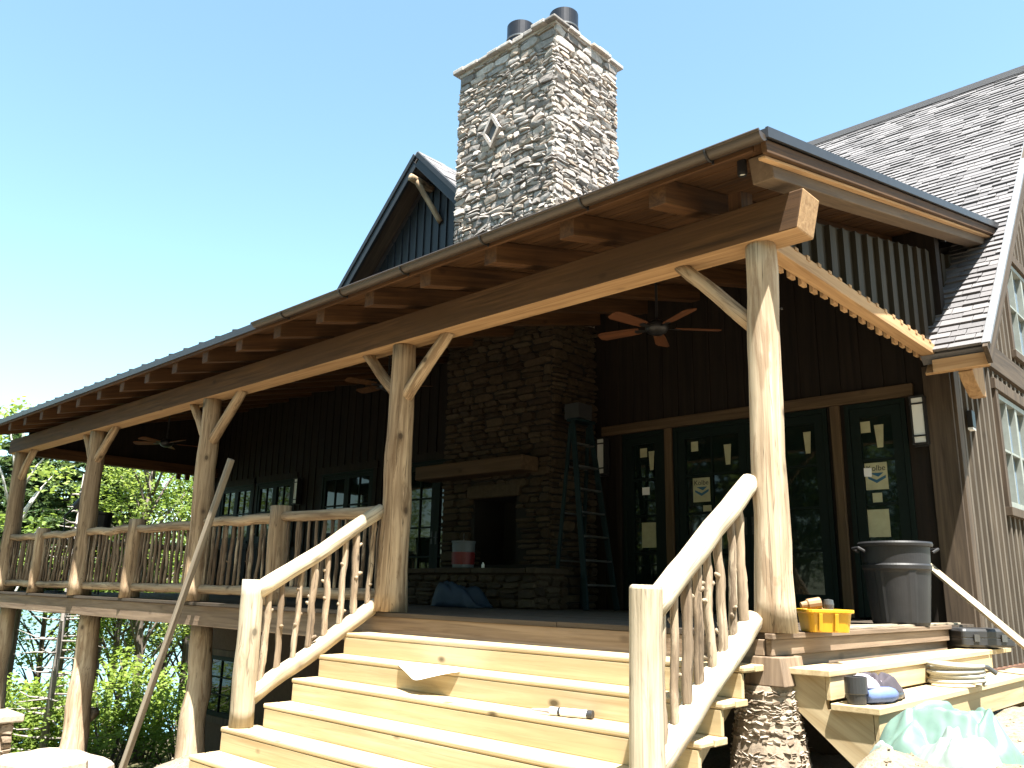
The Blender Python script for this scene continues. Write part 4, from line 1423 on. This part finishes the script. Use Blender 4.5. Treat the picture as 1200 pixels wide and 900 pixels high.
def crumple(name, mat, parent, c, sx, sy, h, rot, seed, nu=34, nv=26, freq=5.0, thick=.006, round_=2.2):
    Mx = Matrix.Translation(c) @ Matrix.Rotation(rot, 4, 'Z')
    vs, fs = [], []
    rs = random.Random(seed)
    tents = []
    for k in range(int(freq * 3)):            # folds: straight tent-like ridges of cloth
        q = rs.uniform(0, math.pi)
        m = V(rs.uniform(-.6, .6), rs.uniform(-.6, .6), 0); d = V(math.cos(q), math.sin(q), 0) * rs.uniform(.25, .75)
        tents.append((m - d, m + d, rs.uniform(.5, 1.0), rs.uniform(.35, .75)))
    for j in range(nv + 1):
        for i in range(nu + 1):
            u = i / nu * 2 - 1; v = j / nv * 2 - 1
            p = V(u + .06 * noise.noise((u * 3, v * 3, seed)), v + .06 * noise.noise((u * 3, v * 3, seed + 9)), 0)
            best = .12
            for (ta, tb, th, tw) in tents:
                ab = tb - ta
                f = max(0, min(1, (p - ta).dot(ab) / ab.dot(ab)))
                best = max(best, th * (1 - (p - ta - ab * f).length / tw))
            n1 = noise.noise((u * 2 + seed, v * 2, seed)); rd = n1
            env = max(0, 1 - (abs(u) ** round_ + abs(v) ** round_)) ** .4
            z = h * env * (best * (1 + .12 * n1) + .05 * noise.noise((u * 7, v * 7, seed)))
            ex = 1 + .16 * noise.noise((u * 2 + seed, v * 2, 5))
            # pull the corners in to a rounded outline
            k = 1 / max(1, (abs(u) ** 2.6 + abs(v) ** 2.6) ** (1 / 2.6))
            vs.append(Mx @ V(u * k * sx * ex + .05 * sx * n1, v * k * sy * ex + .06 * sy * rd, max(0.004, z)))
    for j in range(nv):
        for i in range(nu):
            a = j * (nu + 1) + i
            fs.append((a, a + 1, a + nu + 2, a + nu + 1))
    o = mesh_obj(name, vs, fs, mat, parent, Mx, smooth=True)
    so = o.modifiers.new('sub', 'SUBSURF'); so.levels = 1; so.render_levels = 1
    so = o.modifiers.new('solid', 'SOLIDIFY'); so.thickness = thick; so.offset = 1
    return o


gz = -.371
t = thing('tool_belt', 'tool belt with black pouch, blue sleeve and grey cloth on the lower side step', 'tool belt', (.45, .42, gz))
mb = MB(); mb.lathe([(.001, .002), (.052, .002), (.058, .05), (.058, .055), (.063, .06), (.063, .15), (.055, .152), (.05, .06), (.001, .05)], (.42, .14, gz), 22); mb.build('pouch', M['blackcase'], t)
mb = MB(); pts = [V(.47, .17, gz + .045), V(.51, .27, gz + .05), V(.52, .37, gz + .046), V(.515, .45, gz + .04)]
mb.tube(pts, [.036, .044, .043, .034], 16, .03); mb.build('sleeve', M['bluesleeve'], t, smooth=True)
mb = MB(); mb.tube([V(.516, .45, gz + .034), V(.52, .51, gz + .03), V(.51, .57, gz + .03)], [.026, .022, .024], 12); mb.build('tool_handle', M['blackcase'], t)
crumple('cloth', M['greycloth'], t, (.41, .46, gz + .002), .115, .27, .17, R(2), 3.1, freq=3.4, round_=3.0)
crumple('cloth_fold', M['lilac'], t, (.40, .33, gz + .085), .09, .17, .075, R(8), 8.4, freq=3.4, round_=3.0)
# coil of pale hose
t = thing('hose_coil', 'stacked coil of pale hose on the lower side step, right of the tool belt', 'hose', (.47, 1.85, gz))
pts = []
for i in range(6 * 30 + 1):
    q = 2 * math.pi * i / 30
    rr = .185 + .012 * noise.noise((i * .05, 0, 0)) + .012 * math.sin(q * .37)
    pts.append(V(.47 + rr * math.cos(q) * .92, 1.85 + rr * math.sin(q) * 1.1, gz + .018 + .022 * (i / 30) + .006 * math.sin(q * 1.3)))
mb = MB(); mb.tube(pts, .0135, 8); mb.build('coil', M['rope'], t, smooth=True)
mb = MB(); mb.tube(pts[-1:] + [pts[-1] + V(.01, .06, -.01), pts[-1] + V(.05, .10, -.05)], [.0135, .017, .017], 10); mb.build('nozzle', M['alu'], t)
# mint green plastic bag heaped on the dirt
bx, by = .92, .10
bz = gh(bx, by) - .02
t = thing('plastic_bag', 'crumpled mint green and white plastic bag heaped on the dirt by the side steps', 'bag', (bx, by, bz))
crumple('sheet', M['mint'], t, (bx - .02, by + .06, bz), 0.36, .27, .30, R(38), 2.3, 70, 50, 4.0, .004)
crumple('liner', M['whitecloth'], t, (bx + .06, by - .13, bz + .01), .22, .16, .19, R(55), 6.1, 44, 30, 3.4, .004)
crumple('corner_flap', M['whitecloth'], t, (bx - .27, by - .22, bz + .0), .075, .06, .10, R(10), 4.4, 20, 16, 2, .004)
# sheet of paper hanging over a tread, and a caulk tube
mb = MB()
z1 = -.3585
g = []
rows = [[(-2.96, -.36, z1), (-2.72, -.33, z1), (-2.46, -.32, z1), (-2.16, -.34, z1)],
        [(-2.93, -.46, z1 + .004), (-2.70, -.45, z1 + .012), (-2.45, -.44, z1 + .01), (-2.14, -.45, z1 + .002)],
        [(-2.90, -.545, z1 + .004), (-2.68, -.56, z1 + .01), (-2.44, -.56, z1 + .006), (-2.16, -.55, z1 + .002)],
        [(-2.80, -.585, z1 - .02), (-2.62, -.64, z1 - .035), (-2.44, -.64, z1 - .035), (-2.26, -.58, z1 - .015)],
        [(-2.60, -.66, z1 - .06), (-2.54, -.69, z1 - .075), (-2.48, -.70, z1 - .08), (-2.42, -.67, z1 - .06)]]
mesh = [p for r in rows for p in r]
o = mesh_obj('paper_sheet', mesh, [(j * 4 + i, (j + 1) * 4 + i, (j + 1) * 4 + i + 1, j * 4 + i + 1) for j in range(4) for i in range(3)], M['paper'], smooth=True)
so = o.modifiers.new('sub', 'SUBSURF'); so.levels = 2; so.render_levels = 2
so = o.modifiers.new('solid', 'SOLIDIFY'); so.thickness = .0015
tag(o, 'white paper sheet draped over the edge of an upper tread', 'paper')
t = thing('caulk_tube', 'white caulk tube lying on a middle tread of the front steps', 'caulk tube', (-1.15, -.68, -.54))
a, b = V(-1.20, -.675, -.513), V(-.93, -.60, -.513)
mb = MB(); mb.tube([a, b], .025, 16); mb.build('cartridge', M['paper'], t)
mb = MB(); mb.tube([a + (a - b).normalized() * .002, a + (a - b).normalized() * .03, a + (a - b).normalized() * .13], [.018, .012, .006], 10); mb.build('nozzle', M['lilac'], t)
mb = MB(); mb.tube([a + (b - a) * .2, a + (b - a) * .26], .0262, 16); mb.tube([a + (b - a) * .9, a + (b - a) * 1.03], .0262, 16); mb.build('band', M['blackcase'], t)
# leaning pole on the left
a, b = V(-8.10, -.34, -1.95), V(-6.84, -.03, 1.68)
mb = MB(); mb.obox(a, b, .085, .06, (0, 1, 0))
o = mb.build('leaning_pole', wood('grey_pale_pole', (.15, .122, .088), (.30, .255, .195), 'Z', 18, None, .4), None, frame(a, b, (0, 1, 0)), bevel=.008)
tag(o, 'long sawn pole leaning from the ground against the porch railing', 'pole')
# bucket on the hearth, small things beside it
bx, by, bz = -5.82, 2.90, .487
t = thing('paint_bucket', 'grey bucket with a red label on the raised hearth', 'bucket', (bx, by, bz))
mb = MB(); mb.lathe([(.001, 0), (.135, 0), (.145, .02), (.155, .33), (.163, .335), (.163, .36), (.15, .36), (.135, .03), (.001, .03)], (bx, by, bz), 30); mb.build('body', M['bucketgrey'], t)
mb = MB(); mb.lathe([(.1475, .05), (.1535, .052), (.1585, .21), (.152, .212)], (bx, by, bz), 30); mb.build('label', M['red'], t)
mb = MB(); mb.tube([V(bx + .165 * math.cos(q) * .7, by - .165 * math.cos(q) * .7, bz + .34 + .12 * math.sin(q)) for q in [math.pi * k / 10 for k in range(11)]], .004, 6); mb.build('handle', M['alu'], t)
o = MB(); o.lathe([(.001, 0), (.02, 0), (.022, .05), (.01, .06), (.01, .075), (.001, .075)], (-5.40, 2.86, .487), 14); tag(o.build('glue_bottle', M['paper'], None), 'tiny white bottle on the hearth before the firebox', 'bottle')
# blue tarp bundle on the deck before the hearth
random.seed(4)
o = crumple('tarp_bundle', M['bluecloth'], None, (-5.28, 2.38, .004), .40, .24, .36, R(10), 5.5, 40, 28, 3.2, .01, 3.5)
tag(o, 'dark blue tarp bundle on the deck before the hearth', 'tarp')
# step ladder beside the fireplace
t = thing('step_ladder', 'teal step ladder standing against the right side of the fireplace', 'ladder', (-4.2, 3.5, 0))
A = [V(-3.98, 3.22, .003), V(-3.98, 3.84, .003)]; Tp = [V(-4.30, 3.34, 2.38), V(-4.30, 3.70, 2.38)]
B = [V(-4.52, 3.25, .003), V(-4.52, 3.80, .003)]
for k in range(2):
    board('rail', A[k], Tp[k], .03, .075, M['ladder'], t, (1, 0, 0)); board('rear_leg', B[k], Tp[k] - V(.03, 0, .03), .03, .05, M['ladder'], t, (1, 0, 0))
for i in range(1, 8):
    f = i / 8
    p, q = A[0].lerp(Tp[0], f), A[1].lerp(Tp[1], f)
    board('step', p + V(-.0, .016, 0), q + V(0, -.016, 0), .085, .022, M['alu'], t)
    if i in (2, 4, 6):
        p, q = B[0].lerp(Tp[0], f), B[1].lerp(Tp[1], f); board('cross_brace', p + V(0, .016, 0), q - V(0, .016, 0), .03, .02, M['alu'], t)
mb = MB(); mb.box(-4.39, -4.22, 3.32, 3.72, 2.381, 2.42); mb.build('top_cap', M['ladder'], t, bevel=.006)
mb = MB(); mb.box(-4.44, -4.20, 3.34, 3.62, 2.422, 2.44); mb.box(-4.44, -4.43, 3.34, 3.62, 2.44, 2.62); mb.box(-4.21, -4.20, 3.34, 3.62, 2.44, 2.62); mb.box(-4.43, -4.21, 3.34, 3.35, 2.44, 2.62); mb.box(-4.43, -4.21, 3.61, 3.62, 2.44, 2.62)
tag(mb.build('tool_tray', M['blackcase'], None), 'dark open box standing on top of the step ladder', 'tool box')
# black pot and work lamp at the far end of the porch
bx, by = -12.34, .62
t = thing('grill_barrel', 'black tapered pot standing behind the far railing', 'pot', (bx, by, .0))
mb = MB(); mb.lathe([(.001, .78), (.15, .78), (.185, 1.30), (.205, 1.31), (.205, 1.34), (.001, 1.36)], (bx, by, 0), 24); mb.build('pot', M['black'], t)
for q in (0.3, 2.4, 4.5):
    mb = MB(); mb.tube([V(bx + .2 * math.cos(q), by + .2 * math.sin(q), .003), V(bx + .12 * math.cos(q), by + .12 * math.sin(q), .79)], .014, 8); mb.build('leg', M['black'], t)
bx, by = -14.12, .68
t = thing('work_lamp', 'black jointed work lamp behind the railing, left of the black pot', 'work lamp', (bx, by, 0))
mb = MB(); mb.lathe([(.001, .003), (.16, .003), (.15, .03), (.001, .035)], (bx, by, 0), 20); mb.build('base', M['black'], t)
mb = MB(); mb.tube([V(bx, by, .03), V(bx + .05, by, .9), V(bx - .06, by, 1.38)], .014, 8); mb.tube([V(bx - .06, by, 1.38), V(bx + .34, by + .1, 1.60)], .016, 8); mb.build('arm', M['black'], t)
mb = MB(); mb.tube([V(bx + .30, by + .08, 1.52), V(bx + .40, by + .12, 1.66), V(bx + .46, by + .14, 1.73)], [.11, .08, .03], 14); mb.build('lamp_head', M['black'], t)
# stones at the lower left
random.seed(6)
px0, py0 = -11.5, -.85
zp = gh(px0, py0)
t = thing('stone_gate_pier', 'low stone pier with a flat cap at the lower left edge', 'stone pier', (px0, py0, zp))
mb = MB(); mb.box(px0 - .27, px0 + .27, py0 - .27, py0 + .27, zp - .2, -1.74, .3)
for O, U, N in (((px0 - .27, py0 - .27, zp - .1), (1, 0, 0), (0, -1, 0)), ((px0 + .27, py0 - .27, zp - .1), (0, 1, 0), (1, 0, 0))):
    stone_face(mb, O, U, (0, 0, 1), N, .54, -1.74 - zp + .1, rh=(.07, .15), rw=(.1, .28), dep=(.02, .05))
mb.build('shaft', M['pierstone'], t)
mb = MB(); mb.box(px0 - .37, px0 + .37, py0 - .37, py0 + .37, -1.735, -1.63, .6); mb.build('cap', M['pierstone'], t, bevel=.02)


def slab(name, label, cx, cy, zt, sx, sy, h, rot):
    rings = []
    n = 16
    for k, (s, z) in enumerate(((.96, -h), (1.0, -.25 * h), (.97, -.04), (.90, 0))):
        ring = []
        for i in range(n):
            q = 2 * math.pi * i / n
            e = (abs(math.cos(q)) ** 4 + abs(math.sin(q)) ** 4) ** -.25
            w = 1 + .13 * noise.noise((math.cos(q) * 2, math.sin(q) * 2, cx))
            ring.append((sx * s * e * w * math.cos(q), sy * s * e * w * math.sin(q), z + .02 * noise.noise((q, z, 3))))
        rings.append(ring)
    mb = MB(); loft(mb, rings, Matrix.Translation((cx, cy, zt)) @ Matrix.Rotation(rot, 4, 'Z'))
    tag(mb.build(name, M['pierstone'], None), label, 'stone slab', 'flat stones at the lower left')


slab('stone_slab', 'flat pale stone slab on the ground beside the low stone pier', -8.75, -1.0, -1.80, .55, .38, .6, R(20))
slab('stone_slab', 'flat pale stone slab with a shaded side, under the big knotty lower post', -10.6, -.05, -2.17, .9, .40, .6, R(5))

# ================================================================== TREES
random.seed(77)


def leaf_quads(mb, c, n, spread, size, flat=.0, tone=.5, elong=1.0):
    for _ in range(n):
        while True:
            p = V(random.uniform(-1, 1), random.uniform(-1, 1), random.uniform(-1, 1))
            if p.length < 1: break
        p = c + V(p.x * spread, p.y * spread, p.z * spread * (1 - flat))
        a = V(random.gauss(0, 1), random.gauss(0, 1), random.gauss(0, .45)).normalized()
        b = a.cross(V(random.gauss(0, .5), random.gauss(0, .5), 1)).normalized()
        s = size * random.uniform(.6, 1.25)
        a = a * s * elong; b = b * s * .55 / elong
        mb.add([p - a, p + b, p + a, p - b], [(0, 1, 2, 3)], max(0, min(1, tone + random.uniform(-.3, .3))))


def broadleaf(h, r, nclump, per, size, base=.28):
    tr, lf = MB(), MB()
    bend = V(random.uniform(-.5, .5), random.uniform(-.5, .5), 0)
    pts = [V(0, 0, -.4), V(0, 0, h * .25) + bend * .3, V(0, 0, h * .55) + bend, V(0, 0, h * .92) + bend * .8]
    tr.tube(pts, [h * .014, h * .011, h * .008, h * .002], 9, .06)
    for k in range(nclump):
        f = base + (1 - base) * (k + .5) / nclump
        env = math.sin(math.pi * min(1, max(.08, (f - base) / (1 - base) * .86 + .12))) ** .7
        q = k * 2.4 + random.uniform(-.6, .6)
        rad = r * env * random.uniform(.45, 1.05)
        c = V(math.cos(q) * rad, math.sin(q) * rad, h * f + random.uniform(-.3, .3)) + bend * f
        s = V(0, 0, h * max(.15, f - .18)) + bend * max(.1, f - .2)
        tr.tube([s, s.lerp(c, .5) + V(0, 0, .15), c], [h * .0045, h * .003, h * .001], 5)
        tn = random.uniform(.25, .8)
        for _ in range(3):
            cc = c + V(random.gauss(0, .35), random.gauss(0, .35), random.gauss(0, .25)) * r * .32
            leaf_quads(lf, cc, per // 3, r * random.uniform(.2, .34), size, .35, tn)
    return tr, lf


def pine(h, r, whorls, size, base=.25, dead=.0):
    tr, lf = MB(), MB()
    tr.tube([V(0, 0, -.4), V(.05, 0, h * .5), V(0, .05, h)], [h * .013, h * .009, .015], 9, .06)
    for w in range(whorls):
        f = base + (1 - base) * w / whorls
        L = r * (1 - (f - base) / (1 - base)) ** .75 * random.uniform(.75, 1.1) + .15
        q0 = random.uniform(0, 6.28)
        nb = random.choice((4, 5, 5, 6))
        for k in range(nb):
            q = q0 + 6.283 * k / nb + random.uniform(-.3, .3)
            d = V(math.cos(q), math.sin(q), 0)
            l = L * random.uniform(.6, 1.1)
            z = h * f + random.uniform(-.15, .15)
            tip = d * l + V(0, 0, z + l * random.uniform(-.12, .22))
            tr.tube([V(0, 0, z), d * l * .5 + V(0, 0, z + .02), tip], [.03 + .006 * l, .02, .006], 5)
            if random.random() < dead: continue
            tn = random.uniform(.2, .75)
            for j in range(max(2, int(l / .3))):
                g = .3 + .75 * j / max(2, int(l / .3))
                side = d.cross(V(0, 0, 1)) * random.uniform(-.3, .3) * l * (1.1 - g)
                leaf_quads(lf, V(0, 0, z).lerp(tip, min(g, 1.03)) + side, 20, .26, size, .6, tn, 1.5)
    return tr, lf


def shrub(h, r, nclump, per, size):
    tr, lf = MB(), MB()
    for k in range(nclump):
        q = random.uniform(0, 6.28); rr = r * math.sqrt(random.random()) * .9
        c = V(math.cos(q) * rr, math.sin(q) * rr, h * random.uniform(.25, .95) * (1 - .35 * (rr / r) ** 2))
        tr.tube([V(c.x * .15, c.y * .15, -.2), c * .55, c], [.03, .018, .006], 5)
        leaf_quads(lf, c, per, r * random.uniform(.22, .36), size, .3, random.uniform(.2, .85))
    return tr, lf


def proto(fn, bark, leaf, cname):
    tr, lf = fn
    a = tr.build('trunk', bark, None, Matrix(), smooth=True)
    b = lf.build(cname, leaf, None, Matrix())
    ms = (a.data, b.data)
    for o in (a, b):
        WM.pop(o.name, None); bpy.data.objects.remove(o)
    return ms


PR = {
    'maple': [proto(broadleaf(11, 3.1, 30, 210, .10), M['bark'], M['leafA'], 'crown') for _ in range(2)],
    'birch': [proto(broadleaf(11.5, 2.4, 28, 180, .088, .3), M['bark'], M['leafB'], 'crown') for _ in range(2)],
    'pine': [proto(pine(13, 2.7, 24, .14, .48), M['bark'], M['needle'], 'crown') for _ in range(2)],
    'shrub': [proto(shrub(2.6, 1.6, 26, 120, .068), M['bark'], M['leafA'], 'foliage') for _ in range(2)],
}
BIR = proto(broadleaf(9.5, 1.6, 12, 70, .10, .5), M['birch'], M['leafB'], 'crown')
DEAD = proto(pine(8.5, 1.9, 15, .1, .08, 1.0), M['deadwood'], M['needle'], 'twigs')


def plant(kind, ms, x, y, sc, label, cat, group=None, tree=True):
    z = gh(x, y)
    t = thing(kind, label, cat, (x, y, z), group)
    q = random.uniform(0, 6.28)
    for k, me in enumerate(ms):
        if len(me.polygons) == 0: continue
        nm = ('trunk' if tree else 'stem') if k == 0 else ('crown' if tree else 'foliage')
        o = bpy.data.objects.new(nm, me)
        link(o, t, Matrix.Translation((x, y, z)) @ Matrix.Rotation(q, 4, 'Z') @ Matrix.Diagonal((sc * random.uniform(.9, 1.1), sc * random.uniform(.9, 1.1), sc, 1)))


def polar(d, a):      # distance from the viewpoint of the terrace, bearing off the -x axis
    return 2.4 - d * math.cos(R(a)), -4.93 + d * math.sin(R(a))


LB = {'maple': ('broad_tree', 'leafy green broadleaf tree on the slope beyond the porch', 'broadleaf trees on the lake slope'),
      'birch': ('light_tree', 'light yellow-green tree with thin trunk on the lake slope', 'light trees on the lake slope'),
      'pine': ('pine_tree', 'dark pine standing on the slope towards the lake', 'pines on the lake slope'),
      'shrub': ('leafy_shrub', 'bright green shrub growing on the bank below the porch', 'shrubs on the bank')}
for kind, d, a, sc in [
    ('pine', 31, 12.9, .78), ('pine', 33, 17.0, .85), ('pine', 29, 19.5, .82), ('pine', 33, 21.5, .85), ('birch', 27, 24.0, .85), ('maple', 30, 26.5, .9),
    ('pine', 38, 15.5, .95), ('maple', 40, 18.6, 1.0), ('birch', 42, 22.8, 1.05), ('maple', 38, 25.2, 1.0), ('pine', 43, 20.4, 1.0), ('pine', 46, 27.5, 1.0),
    ('maple', 34, 10.5, .9), ('birch', 40, 8.0, 1.0), ('pine', 36, 12.4, .95), ('maple', 37, 29.0, 1.0), ('birch', 33, 31.5, .95), ('pine', 35, 5.0, 1.0),
    ('pine', 36, 16.4, .85), ('maple', 28.5, 22.4, .72), ('pine', 30, 33.5, .9)]:
    x, y = polar(d, a)
    nm, lb, gp = LB[kind]
    plant(nm, random.choice(PR[kind]), x, y, sc, lb, 'tree', gp)
for d, a in ((30, 1), (33, -4), (29, -9), (34, -14), (30, -19), (33, -25), (28, -30), (38, -7), (38, -17)):  # out-of-view trees, added so the left panes mirror foliage instead of bright sky
    x, y = polar(d, a)
    kind = random.choice(('maple', 'birch'))
    plant({'maple': 'broad_tree', 'birch': 'light_tree'}[kind], random.choice(PR[kind]), x, y, random.uniform(.85, 1.0), 'unseen tree added beside the clearing to darken the window reflections', 'tree', 'added trees round the clearing')
for q in range(-8, 160, 8):  # unseen ring of trees, added to block low sky and darken the porch
    for rad in (15.5, 21):
        rad += random.uniform(-1.2, 1.2)
        x = 1.0 + rad * math.cos(R(-q - (4 if rad > 18 else 0))); y = -3.0 + rad * math.sin(R(-q - (4 if rad > 18 else 0)))
        kind = random.choice(('maple', 'pine', 'birch', 'maple'))
        plant({'maple': 'broad_tree', 'pine': 'pine_tree', 'birch': 'light_tree'}[kind], random.choice(PR[kind]), x, y, random.uniform(1.0, 1.3), 'unseen tree added beside the clearing to darken the window reflections', 'tree', 'added trees round the clearing')
for d, a, sc in [(21.5, 15.0, .8), (23.8, 18.0, .85), (23.5, 20.8, .9), (22, 22.6, .9), (25, 24.6, 1.1), (25, 16.4, 1.2), (26, 19.2, .9), (24, 12.6, 1.0), (23, 26.8, 1.0), (24, 10.0, 1.0)]:
    x, y = polar(d, a)
    nm, lb, gp = LB['shrub']
    plant(nm, random.choice(PR['shrub']), x, y, sc, lb, 'shrub', gp, False)
x, y = polar(25.5, 16.3); plant('birch_tree', BIR, x, y, 1.0, 'slender white birch trunk seen through the left end of the porch', 'tree')
x, y = polar(22.5, 19.3); plant('dead_tree', DEAD, x, y, .8, 'bare grey dead conifer below the porch between two lower posts', 'tree')

# ================================================================== CAMERA, SUN, SKY
cam = bpy.data.cameras.new('camera')
co = bpy.data.objects.new('camera', cam)
COL.objects.link(co)
yaw, pit, rol = R(43.499), R(13.9203), R(1.2722)
F = V(-math.sin(yaw) * math.cos(pit), math.cos(yaw) * math.cos(pit), math.sin(pit))
r0 = V(math.cos(yaw), math.sin(yaw), 0); u0 = r0.cross(F)
cr, sr = math.cos(rol), math.sin(rol)
rr = r0 * cr + u0 * sr; uu = u0 * cr - r0 * sr
m4 = Matrix((rr, uu, -F)).transposed().to_4x4()
m4.translation = (2.4383, -4.9288, .2237)
co.matrix_world = m4
cam.sensor_width = 36
cam.lens = 973.28 / 1200 * 36
cam.clip_start = .05
cam.clip_end = 5000
scene.camera = co

S = V(1.0, -.5, 2.75).normalized()          # towards the sun
sun = bpy.data.lights.new('sun', 'SUN')
sun.energy = 5.0
sun.angle = R(.53)
sun.color = (1.0, .955, .88)
so = bpy.data.objects.new('sun', sun)
COL.objects.link(so)
so.rotation_euler = S.to_track_quat('Z', 'Y').to_euler()
w = bpy.data.worlds.new('World')
scene.world = w
w.use_nodes = True
nt = w.node_tree
sky = nt.nodes.new('ShaderNodeTexSky')
sky.sky_type = 'NISHITA'
sky.sun_disc = False
sky.sun_elevation = math.asin(S.z)
sky.sun_rotation = math.atan2(S.x, S.y)
sky.altitude = 600
sky.air_density = 1.0
sky.dust_density = 1.4
sky.ozone_density = 1.0
nt.links.new(mix(nt, 1.0, sky.outputs[0], (1.04, 1.17, 1.0), 'MULTIPLY'), nt.nodes['Background'].inputs[0])
nt.nodes['Background'].inputs[1].default_value = .078
vs = scene.view_settings
vs.view_transform = 'Standard'
vs.look = 'None'
vs.exposure = 2.3
vs.gamma = 1.0
vs.use_curve_mapping = False
scene.cycles.max_bounces = 6
scene.cycles.diffuse_bounces = 4
scene.cycles.caustics_reflective = False
scene.cycles.caustics_refractive = False
scene.cycles.use_denoising = True
